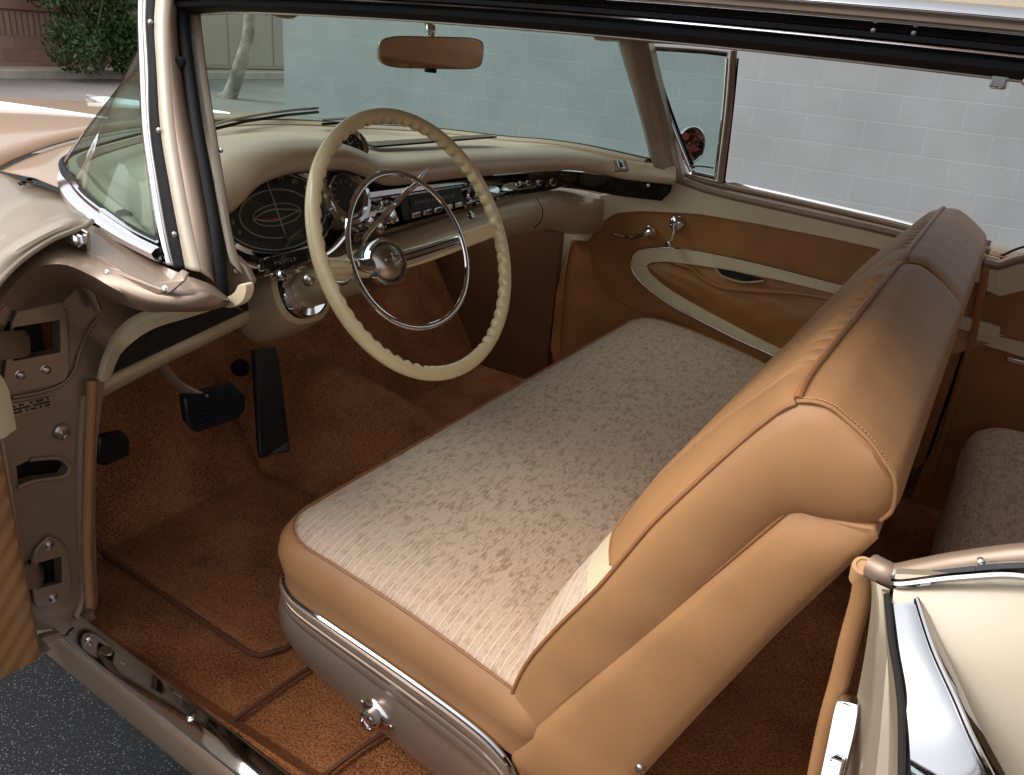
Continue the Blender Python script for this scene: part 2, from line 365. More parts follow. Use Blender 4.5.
# tall metal double-door cabinet seen through the windshield
cb = bpy.data.objects.new('metal_cabinet', None); COL.objects.link(cb); cb.location = (0, 0, 0)
tag(cb, 'tall beige metal double-door cabinet seen through the windshield', 'cabinet')
cx, cy0, cy1 = -13.9, 10.9, 14.6
b = MB(); b.box((cx-.5, (cy0+cy1)/2, 1.55), (.5, (cy1-cy0)/2, 1.4)); b.build('cabinet_body', 'cabinet', cb, smooth=False, bevel=.02)
for k in range(3):
    w = (cy1-cy0)/3; y0 = cy0+w*k
    b = MB(); b.box((cx+.015, y0+w/2, 1.55), (.015, w/2-.03, 1.33)); d = b.build('door', 'cabinet', cb, smooth=False, bevel=.006)
    b = MB(); b.box((cx+.05, y0+w-.13, 1.35), (.02, .02, .12)); b.build('handle', 'steel', d, bevel=.004)
    b = MB(); b.box((cx+.035, y0+w/2, 2.55), (.006, w/2-.25, .05)); b.build('louvre', 'cabinet', d, bevel=.003)

# tree
tr = bpy.data.objects.new('tree', None); COL.objects.link(tr); tr.location = (0, 0, 0)
tag(tr, 'leaning pale barked tree trunk seen through the windshield', 'tree')
T0 = Vector((-10.333,8.9,-0.13)); T0.z = -.05
tp = [T0]+[Vector(p) for p in [(-10.131,8.9,0.058),(-9.869,8.9,0.511),(-9.664,8.9,0.926),(-9.594,8.9,1.318)]]; tp = cat(tp+[tp[-1]+Vector((.1, .1, 1.2)), tp[-1]+Vector((.2, .3, 2.6))], 5)
b = MB().tube(tp, [.125-.0022*i for i in range(len(tp))], 14)
for k in range(6):
    s0 = tp[-1-k]; e = s0+Vector((rr.uniform(-1.4, 1.4), rr.uniform(-1.4, 1.4), rr.uniform(.9, 1.9))); b.tube(cat([s0, s0.lerp(e, .5)+Vector((.1, -.1, .2)), e], 4), [.07, .066, .06, .055, .05, .042, .035, .025, .015], 7)
b.build('trunk', 'bark', tr)
leaf_cloud(7000, [(tuple(tp[-1]+Vector((rr.uniform(-1.5, 1.5), rr.uniform(-1.5, 1.5), rr.uniform(.4, 2.0)))), rr.uniform(.6, 1.0)) for k in range(12)], .07, rr).build('crown', 'leaf', tr, smooth=False)

# ================================================================== THE CAR
CAR = bpy.data.objects.new('hardtop_car', None); COL.objects.link(CAR); CAR.location = (0, 0, 0)
tag(CAR, 'vintage champagne two-door hardtop car with both tan seats, dashboard and open driver door in view', 'car')
CY = .93
def mir(p): return (p[0], 2*CY-p[1], p[2])

# ---------------- floor, firewall, tunnel: one carpet sheet
def floor_z(x, y):
    z = .27
    if x < -.58: z += (-.58-x)*1.55
    t = max(0, 1-abs(y-1.02)/.26); t = t*t*(3-2*t)
    hump = .10+.10*min(1, max(0, (-x-.1)/.5))
    z = max(z, .27+hump*t) if t > 0 else z
    if y < .175: z += min(.073, (.175-y)/.055*.075)
    return z
rows = []
for i in range(70):
    x = -.86+i*(2.2/69); rows.append([(x, y, floor_z(x, y)) for y in [.082, .10, .12, .135, .15, .165, .18]+[.2+.045*k for k in range(35)]])
carpet = MB().grid(rows).build('carpet', 'carpet', CAR)
# piping seams of the carpet, by the sill and across under the seat
for pts in ([(-0.026,0.149,0.282),(-0.023,0.222,0.282),(-0.016,0.305,0.282),(-0.007,0.363,0.282)], [(0.161,0.173,0.282),(0.17,0.241,0.282),(0.19,0.319,0.282),(0.204,0.374,0.282)]):
    tubeo('carpet_binding', pts, .004, 'bind', carpet, 8)
# loose mat with bound edge, following the floor and toe board
mx0, mx1, my0, my1, mr0 = -.82, -.085, .286, .735, .045
xs_ = [mx0+(mx1-mx0)*i/40 for i in range(41)]
def my_lo(x): return my0-.052*(x+.1) + (0 if x < mx1-mr0 else mr0-math.sqrt(max(0, mr0**2-(x-(mx1-mr0))**2)))
rows = [[Vector((x, y, floor_z(x, y)+.0075)) for y in [my_lo(x)+(my1-my_lo(x))*k/14 for k in range(15)]] for x in xs_]
fm = MB().grid(rows).build('floor_mat', 'carpet', None, solid=.005)
tag(fm, 'rust brown floor mat with piped edge under the pedals on the driver side', 'floor mat')
bd = [r_[0] for r_ in rows]+rows[-1][1:]
MB().tube([p+Vector((0, 0, .001)) for p in bd], .0045, 8).build('mat_binding', 'bind', fm)

# firewall and kick panels
b = MB(); b.box((-.90, CY, .62), (.03, .80, .30)); b.build('firewall', 'shade', CAR, smooth=False)
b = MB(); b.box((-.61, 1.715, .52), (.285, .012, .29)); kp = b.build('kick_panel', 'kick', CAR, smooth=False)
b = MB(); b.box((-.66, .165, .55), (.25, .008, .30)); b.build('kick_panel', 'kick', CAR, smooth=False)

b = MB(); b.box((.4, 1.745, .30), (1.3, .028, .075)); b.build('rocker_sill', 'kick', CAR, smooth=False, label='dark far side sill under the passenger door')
# ---------------- outer far side body, rear bulkhead, rear deck (closes the cabin)
b = MB(); b.box((.75, 1.83, .60), (1.15, .045, .33)); b.build('outer_body_side', 'paint_out', CAR, smooth=False, bevel=.02)
b = MB(); b.box((1.72, CY, .65), (.04, .78, .36)); b.build('rear_bulkhead', 'shade', CAR, smooth=False)
b = MB(); b.box((2.2, CY, .97), (.45, .84, .03)); b.build('rear_deck', 'paint_out', CAR, bevel=.02)

# ---------------- roof
def rail_z(x): return 1.300+.012*(1-((x-.35)/.55)**2) if x < 1.0 else 1.300+.012*(1-(.65/.55)**2)
rows = []
for i in range(26):
    x = -.50+i*.1
    row = []
    f = 1-max(0, (-.18-x)/.34)**2*.22; f2 = max(0, (x-1.4)/.8)
    for k in range(25):
        t = k/24; y = .32+t*1.29; s = 1-abs(2*t-1)**3.2
        row.append((x-(0 if x > -.2 else 0), y, rail_z(max(x, -.2))+.075+.075*s*f-.22*f2*f2))
    rows.append(row)
roof = MB().grid(rows).build('roof', 'paint_out', CAR, solid=.004)
rows = [[(p[0], CY+(p[1]-CY)*.94, p[2]-.035) for p in r] for r in rows]
MB().grid(rows).build('headliner', 'headliner', roof)
# side rail: stack of mouldings and a highlight strip following the door opening
def rail(sideY, inn):
    xs = [-.27+i*.05 for i in range(35)]
    def strip(name, prof, m):
        rows = []
        for x in xs:
            bz = rail_z(x); f = max(0, (-.10-x)/.17)
            rows.append([(x, sideY+inn*(py+.02*f), bz+pz-.006*f) for py, pz in prof])
        return MB().grid(rows).build(name, m, roof)
    strip('roof_rail', [(.13, .03), (.075, .003), (.050, .0028), (.035, .012)], 'shade')
    strip('rail_lip', [(.052, .0035), (.050, .0018), (.046, .001), (.043, .0018), (.043, .003)], 'satin')
    strip('weatherstrip', [(.045, .003), (.03, .004), (.018, .009), (.016, .014), (.022, .018)], 'black')
    strip('rail_moulding', [(.022, .0162), (.014, .0168), (.0105, .018), (.012, .0195), (.022, .0202)], 'chrome')
    strip('rail_channel', [(.02, .020), (.016, .0215), (.0155, .0255), (.02, .027)], 'glossblack')
    strip('channel_bead', [(.018, .0258), (.0140, .0262), (.018, .0268)], 'chrome')
    strip('channel_gap', [(.02, .0268), (.022, .029), (.02, .031)], 'shade')
    strip('drip_moulding', [(.02, .0308), (.006, .0312), (.0015, .0325), (.004, .0343), (.012, .0348)], 'chrome')
    strip('drip_gutter', [(.012, .0348), (.008, .036), (.0065, .039), (.008, .0415)], 'paint')
    strip('roof_highlight', [(.008, .0412), (.001, .0418), (-.002, .044), (.0015, .0475), (.009, .0505), (.02, .052)], 'chrome')  # chrome strip put in for the sky highlight on the painted roof curve
    strip('roof_edge', [(.012, .051), (.016, .060), (.03, .072), (.06, .080), (.12, .088)], 'paint_out')
rail(.265, 1)
xs = [-.2+i*.06 for i in range(30)]
MB().grid([[(x, y, rail_z(x)+z) for y, z in ((1.50, .04), (1.53, .012), (1.57, .01), (1.59, .03), (1.6, .08))] for x in xs]).build('roof_rail', 'paint', roof)
b = MB(); b.box((.757, .315, 1.312), (.006, .015, .012)); b.box((.782, .315, 1.308), (.010, .02, .004)); b.build('window_catch', 'chrome', roof, bevel=.002)
for c in ((.66, .280, 1.3345), (.69, .280, 1.3345)): screw(roof, c, (0, -1, -.2), .0014)

# windshield header
GB = [(-0.105,0.168,1.035),(-0.187,0.187,1.035),(-0.269,0.207,1.041),(-0.367,0.242,1.043),(-0.47,0.292,1.041)]+[(-.64, .38, 1.045), (-.75, .55, 1.05), (-.82, .75, 1.06)]
GB = GB+[(-.84, .93, 1.063)]+[mir(p) for p in GB[:0:-1]]+[(-.02, 1.705, 1.02)]
GH = [(-.235, .29, 1.31), (-.27, .33, 1.325), (-.33, .40, 1.34), (-.39, .52, 1.355), (-.43, .68, 1.368), (-.45, .80, 1.372)]
GH = GH+[(-.455, .93, 1.374)]+[mir(p) for p in GH[:0:-1]]+[(-.12, 1.60, 1.313)]
cb_, ch_ = resamp(cat(GB, 8), 97), resamp(cat(GH, 8), 97)
rows = []
for k in range(11):
    t = k/10; rows.append([a.lerp(c, t)+Vector((-.03*math.sin(math.pi*t), 0, 0)) for a, c in zip(cb_, ch_)])
ws = MB().grid(rows).build('windshield', 'glass', CAR)
tubeo('header_moulding', [(p[0], p[1], p[2]+.010) for p in GH], .008, 'paint', ws, 10, flat=.8)
MB().grid([[p+Vector((0, 0, dz)) + Vector((dx, 0, 0)) for dx, dz in ((0, .004), (.03, -.0), (.1, .005), (.14, .03))] for p in ch_[12:-14]]).build('header_panel', 'headliner', ws)
# black rubber seal and bright reveal at the glass base
MB().tube([p+Vector((0, 0, -.003)) for p in cb_], .006, 8).build('glass_seal', 'black', ws)
# inner garnish strip on the dash side
ctr = Vector((-.2, CY, 1.0))
rows = []
for p in cb_:
    d = (ctr-p); d.z = 0; d.normalize()
    rows.append([p+d*.004+Vector((0, 0, -.012)), p+d*.010+Vector((0, 0, .001)), p+d*.022+Vector((0, 0, .003)), p+d*.034+Vector((0, 0, -.004)), p+d*.036+Vector((0, 0, -.02))])
MB().grid(rows[6:-2]).build('garnish_moulding', 'dash', ws)
# bright outer moulding under the glass, widening toward the pillar
rt_ = cat([(-0.097,0.165,1.037),(-0.182,0.184,1.037),(-0.264,0.204,1.043),(-0.362,0.239,1.045),(-0.468,0.289,1.043),(-0.554,0.34,1.041),(-0.63,0.4,1.046),(-0.702,0.48,1.048)], 6)
rb_ = cat([(-0.08,0.15,1.015),(-0.161,0.166,1.015),(-0.25,0.184,1.018),(-0.339,0.21,1.021),(-0.423,0.245,1.023),(-0.511,0.29,1.025),(-0.601,0.35,1.03),(-0.675,0.42,1.038)], 6)
MB().grid([[p+Vector((0, .004, 0)), p, p.lerp(q, .12)+Vector((0, -.004, .001)), p.lerp(q, .25)+Vector((0, -.002, -.001)), p.lerp(q, .33)+Vector((0, -.007, .0)), p.lerp(q, .6)+Vector((-.002, -.011, .002)), p.lerp(q, .85)+Vector((0, -.007, 0)), q, q+Vector((0, .01, -.002))] for p, q in zip(rt_, rb_)]).build('reveal_moulding', 'chrome', ws)

# ---------------- mirror hanging from the header
mc = Vector((-0.255,0.93,1.262)); rx = (Vector((-0.193,1.02,1.261))-Vector((-0.317,0.85,1.26))).normalized()
look = Vector((.93, -.34, -.10)).normalized(); rx = (rx-look*rx.dot(look)).normalized(); uy = look.cross(rx)
mw = .123; mh = .030
sh_ = []
for k in range(40):
    a = 2*math.pi*k/40; ca, sa = math.cos(a), math.sin(a)
    sh_.append((mw*math.copysign(abs(ca)**.35, ca), (mh+.003*ca)*math.copysign(abs(sa)**.5, sa)))
def at_m(x, y, z): return mc+rx*x+uy*y+look*z
mb = MB(); mb.grid([[at_m(x*s, y*s, z) for x, y in sh_] for s, z in ((.0, -.02), (.7, -.02), (.95, -.012), (1.0, -.003), (1.0, .002), (.97, .003))], cv=True)
rv = mb.build('rear_view_mirror', 'satin', CAR)
MB().add([at_m(x*.97, y*.95, .0025) for x, y in sh_], [tuple(range(40))]).build('mirror_glass', 'mirror', rv, smooth=False)
stem_top = mc+Vector((-.03, -.005, .075))
tubeo('mirror_stem', [mc+uy*.025-look*.012, mc+uy*.042-look*.015, stem_top], .0065, 'chrome', rv, 10)
MB().lathe([(.0, -.012), (.009, -.009), (.011, 0), (.009, .009), (0, .012)], mc+uy*.04-look*.014, (0, 0, 1), 14).build('mirror_joint', 'chrome', rv)
b = MB(); b.box(at_m(0, -mh-.004, -.004), (.012, .006, .004)); b.build('mirror_lever', 'black', rv, bevel=.002)
# visor clip by the header
tubeo('visor_bracket', [(-0.22,0.476,1.315),(-0.22,0.491,1.309),(-0.22,0.52,1.309),(-0.22,0.533,1.319)], .006, 'paint', CAR, 8)

# ---------------- driver side windshield pillar: strips between measured lines
def pillar_line(xs_, ydepth):
    return xs_
PT = [[(-0.275,0.3,1.346),(-0.262,0.285,1.31),(-0.247,0.27,1.279),(-0.218,0.245,1.227),(-0.182,0.215,1.159),(-0.143,0.19,1.096),(-0.111,0.17,1.039),(-0.096,0.162,1.011)],
      [(-0.257,0.294,1.347),(-0.244,0.279,1.31),(-0.228,0.264,1.28),(-0.198,0.239,1.228),(-0.161,0.209,1.162),(-0.121,0.184,1.1),(-0.085,0.164,1.044),(-0.067,0.157,1.013)],
      [(-0.251,0.296,1.347),(-0.238,0.281,1.311),(-0.223,0.266,1.28),(-0.192,0.241,1.229),(-0.158,0.211,1.162),(-0.118,0.186,1.101),(-0.082,0.166,1.045),(-0.063,0.158,1.011)],
      [(-0.231,0.296,1.348),(-0.22,0.281,1.312),(-0.207,0.266,1.281),(-0.176,0.241,1.23),(-0.138,0.211,1.164),(-0.096,0.186,1.104),(-0.059,0.166,1.049),(-0.042,0.158,1.015)],
      [(-0.209,0.302,1.349),(-0.198,0.287,1.313),(-0.187,0.272,1.283),(-0.159,0.247,1.232),(-0.119,0.217,1.166),(-0.078,0.192,1.106),(-0.041,0.172,1.052),(-0.017,0.16,1.015)],
      [(-0.231,0.33,1.351),(-0.218,0.315,1.314),(-0.205,0.3,1.283),(-0.17,0.275,1.231),(-0.118,0.24,1.165),(-0.071,0.212,1.105),(-0.034,0.19,1.05),(-0.01,0.175,0.997)]]
# front face (bright strip), screw strip, pale face, brown recess
def strips(A, B_, name, m, parent, mid=None, n=5):
    a, c = cat(A, n), cat(B_, n); rows = []
    for p, q in zip(a, c):
        r_ = [p, p.lerp(q, .5)+Vector(mid or (0, 0, 0))*.35, q]; rows.append(r_)
    return MB().grid(rows).build(name, m, parent, solid=.002)
pil = strips(PT[3], PT[4], 'windshield_pillar', 'paint_cream', CAR, (.0, -.006, 0))
strips(PT[0], PT[1], 'pillar_moulding', 'chrome', pil, (.0, -.006, 0))
strips(PT[1], PT[2], 'pillar_reveal', 'darkchrome', pil)
strips(PT[2], PT[3], 'screw_strip', 'black', pil)
strips(PT[4], PT[5], 'pillar_recess', 'paint', pil, (.004, .006, 0))
bead = [(-0.221,0.33,1.351),(-0.208,0.315,1.315),(-0.193,0.3,1.284),(-0.158,0.275,1.232),(-0.105,0.24,1.167),(-0.058,0.212,1.107),(-0.021,0.19,1.053),(-0.005,0.18,0.997),(-0.009,0.182,0.976)]
tubeo('door_weatherstrip', bead, .0072, 'black', pil, 12)
ti = [[(-0.238,0.35,1.353),(-0.226,0.335,1.315),(-0.206,0.32,1.284),(-0.171,0.295,1.231),(-0.118,0.26,1.164),(-0.072,0.232,1.103),(-0.032,0.21,1.047),(-0.012,0.2,1.021)],
      [(-0.228,0.36,1.354),(-0.216,0.345,1.317),(-0.197,0.33,1.285),(-0.162,0.305,1.232),(-0.109,0.27,1.165),(-0.065,0.242,1.103),(-0.029,0.22,1.046),(-0.001,0.21,1.005)]]
it = strips(ti[0], ti[1], 'pillar_garnish', 'paint_cream', pil, (.006, -.003, 0))
# closing body of the pillar, inboard
a, c = cat(PT[0], 5), cat(ti[1], 5)
MB().grid([[p+Vector((.003, .006, 0)), p+Vector((-.02, .05, 0)), q+Vector((-.04, .02, 0)), q+Vector((-.002, .003, 0))] for p, q in zip(a, c)]).build('pillar_core', 'paint', pil)
for px in [(-0.21,0.262,1.285),(-0.137,0.207,1.163),(-0.064,0.162,1.052)]: screw(pil, px, (.3, -1, .1), .0028)
for px in [(-0.198,0.315,1.272),(-0.068,0.228,1.109),(-0.076,0.25,1.144)]: screw(pil, px, (.5, -1, .1), .0025)
MB().lathe([(.009, 0), (.009, .004), (.006, .007), (0, .008)], (-0.168,0.27,1.239), (.5, -1, .1), 14).build('rubber_bumper', 'black', pil)

# ---------------- dogleg: painted body between pillar foot, glass base and hinge post
DT = [(-0.342,0.1,1.007),(-0.279,0.12,1.026),(-0.257,0.155,1.033),(-0.235,0.175,1.026),(-0.166,0.17,1.016),(-0.087,0.155,1.011),(-0.028,0.145,1.012),(0.01,0.15,1.008),(0.019,0.165,0.992)]
DM = [(-0.274,0.06,0.993),(-0.225,0.08,1.018),(-0.2,0.1,1.022),(-0.157,0.115,1.017),(-0.108,0.115,1.014),(-0.046,0.11,1.009),(0.004,0.11,1.008),(0.042,0.118,1.011),(0.049,0.14,0.999)]
DB = [(-0.229,0.03,0.959),(-0.194,0.05,0.999),(-0.149,0.065,1.015),(-0.116,0.08,1.006),(-0.078,0.085,0.996),(-0.03,0.09,0.99),(0.015,0.1,0.993),(0.038,0.12,0.994),(0.046,0.145,0.995)]
DU = [(-0.266,0.07,0.926),(-0.29,0.12,0.939),(-0.269,0.15,0.945),(-0.23,0.16,0.936),(-0.184,0.165,0.931),(-0.124,0.16,0.938),(-0.049,0.15,0.96),(-0,0.15,0.974),(0.034,0.155,0.989)]
t_, m_, b_, u_ = [cat(q, 5) for q in (DT, DM, DB, DU)]
rows = []
for p, q, r_, s_ in zip(t_, m_, b_, u_):
    rows.append([p+Vector((0, .04, -.04)), p, p.lerp(q, .5)+Vector((0, .004, -.002)), q, q.lerp(r_, .35)+Vector((0, -.006, .002)), q.lerp(r_, .75)+Vector((0, -.006, .001)), r_, r_.lerp(s_, .5)+Vector((0, 0, -.004)), s_, s_+Vector((0, .06, .0))])
dog = MB().grid(rows).build('cowl_side', 'paint', CAR, ang=60)
# ledge plate with two screws
lp = [(-0.151,0.106,1.01),(-0.121,0.103,1.009),(-0.048,0.098,1.003),(-0.016,0.098,1.001),(0.009,0.098,1.008),(0.03,0.102,1.026),(0.021,0.115,1.031),(0.01,0.116,1.032),(0,0.106,1.019),(-0.029,0.104,1.009),(-0.086,0.106,1.011),(-0.139,0.11,1.019)]
b = MB(); b.plate(lp, (0, -.003, .001)); b.build('ledge_plate', 'paint', dog, bevel=.001)
for px in [(-0.104,0.094,1.007),(0.008,0.09,1.013)]: screw(dog, px, (.2, -1, .3), .0042)
# bolt bracket at fender end
bp_ = [(-0.165,0.11,1.048),(-0.153,0.11,1.046),(-0.156,0.11,1.023),(-0.168,0.11,1.016),(-0.201,0.11,1.014),(-0.193,0.11,1.031)]
MB().plate(bp_, (0, -.004, 0)).build('fender_bracket', 'satin', dog, bevel=.001)
MB().lathe([(.009, 0), (.009, .004), (.007, .006), (.007, .011), (.0, .013)], (-0.167,0.104,1.034), (.3, -1, .2), 6).build('bolt', 'chrome', dog)
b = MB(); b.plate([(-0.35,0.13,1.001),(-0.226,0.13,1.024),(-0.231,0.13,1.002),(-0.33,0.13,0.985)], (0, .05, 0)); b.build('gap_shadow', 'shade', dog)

# ---------------- fender and hood
def surf(rows, name, m, parent, n=4, solid=.0):
    rr_ = [cat(r, n) for r in rows]; cols = list(zip(*rr_)); cols = [cat(c, n) for c in cols]
    return MB().grid(cols).build(name, m, parent, solid=solid)
rowsF = [[(-.02-.02*0, .16, 1.012)]]
F0 = [(-0.187,0.135,1.05),(-0.176,0.12,1.048),(-0.17,0.1,1.046),(-0.172,0.07,1.038),(-0.17,0.03,1.02),(-0.137,-0.02,1.004),(-0.141,-0.05,0.964)]
F1 = [(-0.219,0.15,1.046),(-0.235,0.15,1.047),(-0.217,0.12,1.053),(-0.212,0.08,1.045),(-0.216,0.04,1.029),(-0.201,0,1.009),(-0.2,-0.04,0.97)]
F2 = [(-0.478,0.293,1),(-0.526,0.306,1),(-0.516,0.277,1.005),(-0.519,0.235,1),(-0.492,0.164,0.985),(-0.459,0.099,0.95),(-0.488,0.048,0.88)]
F3 = [(-.62, .335, 1.0), (-.63, .31, 1.0), (-.66, .25, 1.004), (-.70, .18, 1.0), (-.75, .08, .98), (-.80, .0, .93), (-.85, -.03, .84)]
F4 = [(-1.2, .335, 1.005), (-1.2, .31, 1.01), (-1.2, .25, 1.02), (-1.2, .18, 1.015), (-1.2, .08, .985), (-1.2, .0, .93), (-1.2, -.02, .82)]
F5 = [(-2.5, .335, .95), (-2.5, .31, .96), (-2.5, .25, .97), (-2.5, .18, .96), (-2.5, .08, .93), (-2.5, .0, .88), (-2.5, -.02, .8)]
fen = surf([F0, F1, F2, F3, F4, F5], 'front_fender', 'paint_out', CAR, 5)
MB().tube(cat(F0, 5), .0035, 8).build('fender_hem', 'paint_out', fen)
hrows = []
for i in range(22):
    x = -.90-i*.085; r_ = []
    for k in range(25):
        y = .338+k*(1.184/24); t = abs(y-CY)/.592
        zz = 1.058-.060*max(0, -x-.9)**1.3-.045*t**2.2
        xx = x+.12*t*t*t*(1 if i == 0 else max(0, 1-i/4))
        r_.append((xx, y, zz))
    hrows.append(r_)
hood = MB().grid(hrows).build('hood', 'hoodp', CAR, solid=.004)
# cowl panel and vent louvre between hood and glass
rows = []
cf_ = [p for p in cb_ if abs(p.y-CY) < .66]
for p, q in zip(cf_, [Vector((-.90+.12*min(1, abs(p.y-CY)/.592)**3, min(max(p.y, .338), 1.522), 1.056-.045*min(1, abs(p.y-CY)/.592)**2.2)) for p in cf_]):
    q = Vector((min(q.x, p.x-.02), q.y, q.z)); rows.append([q+Vector((0.005, 0, -.004)), q.lerp(p, .5)+Vector((0, 0, -.004)), p+Vector((-.014, 0, -.016))])
cw = MB().grid(rows).build('cowl_panel', 'hoodp', CAR)
b = MB(); a0, a1 = Vector((-0.624,0.292,1.012)), Vector((-0.672,0.385,1.02))
for k in range(7):
    p = a0.lerp(a1, k/6); b.box(p, (.012, .0016, .0012))
b.build('cowl_vent', 'black', cw, bevel=.001)
tubeo('cowl_seam', [(-0.644,0.3,1.008),(-0.69,0.371,1.015),(-0.74,0.439,1.02)], .003, 'black', cw, 6)
# chrome spear ornaments on fender crown and far hood side
def spear(x0, x1, y, z_, h, name, lab):
    rows = []
    for i in range(15):
        t = i/14; z = z_-.004+.034*t; x = x0+(x1-x0)*t; w = .008*math.sin(min(1, t*1.6+.05)*math.pi/2)*(1 if t < .85 else (1-(t-.85)/.15*.8)); hh = h*(.25+.75*(1-t)**.8)
        rows.append([(x, y-w, z), (x, y-w*.6, z+hh*.5), (x, y-w*.15, z+hh*.75), (x, y, z+hh), (x, y+w*.15, z+hh*.75), (x, y+w*.6, z+hh*.5), (x, y+w, z)])
    return MB().grid(rows).build(name, 'chrome', CAR, label=lab)
spear(-1.70, -1.06, .93-.18, 1.018, .02, 'hood_spear', 'long chrome spear on the driver side of the hood')
spear(-1.70, -1.06, .93+.18, 1.018, .02, 'hood_spear', 'long chrome spear on the passenger side of the hood')
# wiper
wp = [(-0.735,0.789,1.075),(-0.782,0.915,1.08),(-0.816,1.075,1.085),(-0.81,1.186,1.09)]
w1 = MB().tube(cat(wp, 4), .005, 6, flat=.5).build('wiper', 'satin', CAR)
MB().tube([Vector(p)+Vector((.0, .0, -.010)) for p in wp], .0035, 6).build('wiper_blade', 'black', w1)
wp = [(-0.742,1.129,1.07),(-0.728,1.257,1.072),(-0.662,1.32,1.075)]
w2 = MB().tube(cat(wp, 4), .005, 6, flat=.5).build('wiper', 'satin', CAR)
MB().tube([Vector(p)+Vector((.0, .0, -.010)) for p in wp], .0035, 6).build('wiper_blade', 'black', w2)

# ---------------- hinge post (faces rearward), with hinges
HX = -.35
def onX(pts): return pts
post = cat([(-0.35,0.072,0.922),(-0.35,0.099,0.934),(-0.35,0.135,0.943),(-0.35,0.178,0.939),(-0.35,0.224,0.911),(-0.35,0.275,0.873),(-0.35,0.316,0.843),(-0.35,0.274,0.823),(-0.35,0.244,0.79),(-0.35,0.223,0.747),(-0.35,0.19,0.606),(-0.35,0.169,0.442),(-0.35,0.162,0.363),(-0.35,0.136,0.333),(-0.35,0.092,0.35),(-0.35,0.04,0.385),(-0.35,0.005,0.462),(-0.35,0.035,0.707)], 4, True)
h1 = [(-0.35,0.088,0.875),(-0.35,0.095,0.885),(-0.35,0.168,0.872),(-0.35,0.162,0.82),(-0.35,0.08,0.829)]
h2 = [(-0.35,0.071,0.665),(-0.35,0.092,0.667),(-0.35,0.133,0.653),(-0.35,0.146,0.638),(-0.35,0.147,0.625),(-0.35,0.138,0.618),(-0.35,0.094,0.631),(-0.35,0.069,0.632)]
h3 = [(-0.35,0.063,0.502),(-0.35,0.113,0.49),(-0.35,0.107,0.426),(-0.35,0.057,0.445)]
hp = MB().plate(post, (-.02, 0, 0), [h1, h2, h3]).build('hinge_post', 'paint', CAR, bevel=.002)
b = MB(); b.box((-.42, .09, .66), (.03, .07, .27)); b.build('post_cavity', 'shade', hp)
# rolled flange along the outer edge, and raised step around hinge pocket
tubeo('flange', [(-0.34,0.065,0.9),(-0.34,0.096,0.924),(-0.34,0.131,0.939),(-0.335,0.171,0.935),(-0.335,0.208,0.91),(-0.335,0.219,0.876)], .006, 'paint', hp, 12)
tubeo('pressed_ridge', [(-0.348,0.081,0.773),(-0.348,0.118,0.768),(-0.348,0.152,0.769),(-0.348,0.176,0.784),(-0.348,0.19,0.813),(-0.348,0.21,0.843),(-0.348,0.226,0.859)], .005, 'paint', hp, 10, flat=.5)
tubeo('pressed_ridge', [(-0.348,0.175,0.884),(-0.348,0.174,0.853),(-0.348,0.171,0.814)], .0035, 'paint', hp, 8)
tubeo('pressed_ridge', [(-0.346,0.186,0.743),(-0.346,0.167,0.654),(-0.346,0.15,0.533),(-0.346,0.136,0.402),(-0.346,0.119,0.359)], .006, 'paint', hp, 10, flat=.6)
# upper hinge plate
def hinge(outline, hole, scr, arm):
    p = MB().plate(outline, (.0055, 0, 0), [hole]).build('hinge_plate', 'paint', hp, bevel=.0015)
    for s in scr: screw(p, s, (1, -.1, .05), .0062)
    a = cat(arm, 5)
    MB().tube(a, .006, 14, flat=3.3, up=(0, 0, 1)).build('hinge_arm', 'paint', p)
    return p
hinge(cat([(-0.346,0.096,0.885),(-0.346,0.123,0.917),(-0.346,0.138,0.921),(-0.346,0.159,0.909),(-0.346,0.172,0.885),(-0.346,0.17,0.838),(-0.346,0.163,0.789),(-0.346,0.149,0.777),(-0.346,0.107,0.781),(-0.346,0.069,0.787),(-0.346,0.073,0.812)], 3, True)[:-3],
      [(-0.346,0.097,0.878),(-0.346,0.163,0.873),(-0.346,0.157,0.824),(-0.346,0.089,0.83)],
      [(-0.34,0.131,0.908),(-0.34,0.094,0.807),(-0.34,0.131,0.804)],
      [(-0.37,0.125,0.84),(-0.34,0.104,0.852),(-0.3,0.055,0.873),(-0.27,-0.007,0.893)])
hinge(cat([(-0.346,0.065,0.507),(-0.346,0.087,0.528),(-0.346,0.1,0.529),(-0.346,0.116,0.503),(-0.346,0.12,0.462),(-0.346,0.113,0.413),(-0.346,0.094,0.4),(-0.346,0.066,0.414),(-0.346,0.056,0.432)], 3, True),
      [(-0.346,0.072,0.495),(-0.346,0.11,0.487),(-0.346,0.104,0.438),(-0.346,0.065,0.45)],
      [(-0.34,0.093,0.518),(-0.34,0.085,0.421)],
      [(-0.37,0.086,0.451),(-0.34,0.063,0.477),(-0.325,0.041,0.493),(-0.32,0.03,0.498)])
b = MB(); b.plate([(-0.348,0.08,0.764),(-0.348,0.138,0.757),(-0.348,0.137,0.741),(-0.348,0.078,0.745)], (.0015, 0, 0)); idp = b.build('data_plate', 'satin', hp)
b = MB(); A_, B2 = Vector((-0.345,0.078,0.756)), Vector((-0.345,0.135,0.751)); rnd = random.Random(5)
for row in (-.0055, -.0005, .0045):
    for k in range(13):
        if rnd.random() < .85: b.box(A_.lerp(B2, (k+.8)/14)+Vector((.0, 0, row)), (.0004, .0012, .0014))
b.build('stamped_lettering', 'dial', idp)
ps = Vector((-0.345,0.143,0.696)); b = MB(); b.lathe([(.0125, -.002), (.0125, .002), (.010, .004), (.0095, .0045), (.006, .005), (0, .005)], ps, (1, -.05, 0), 24)
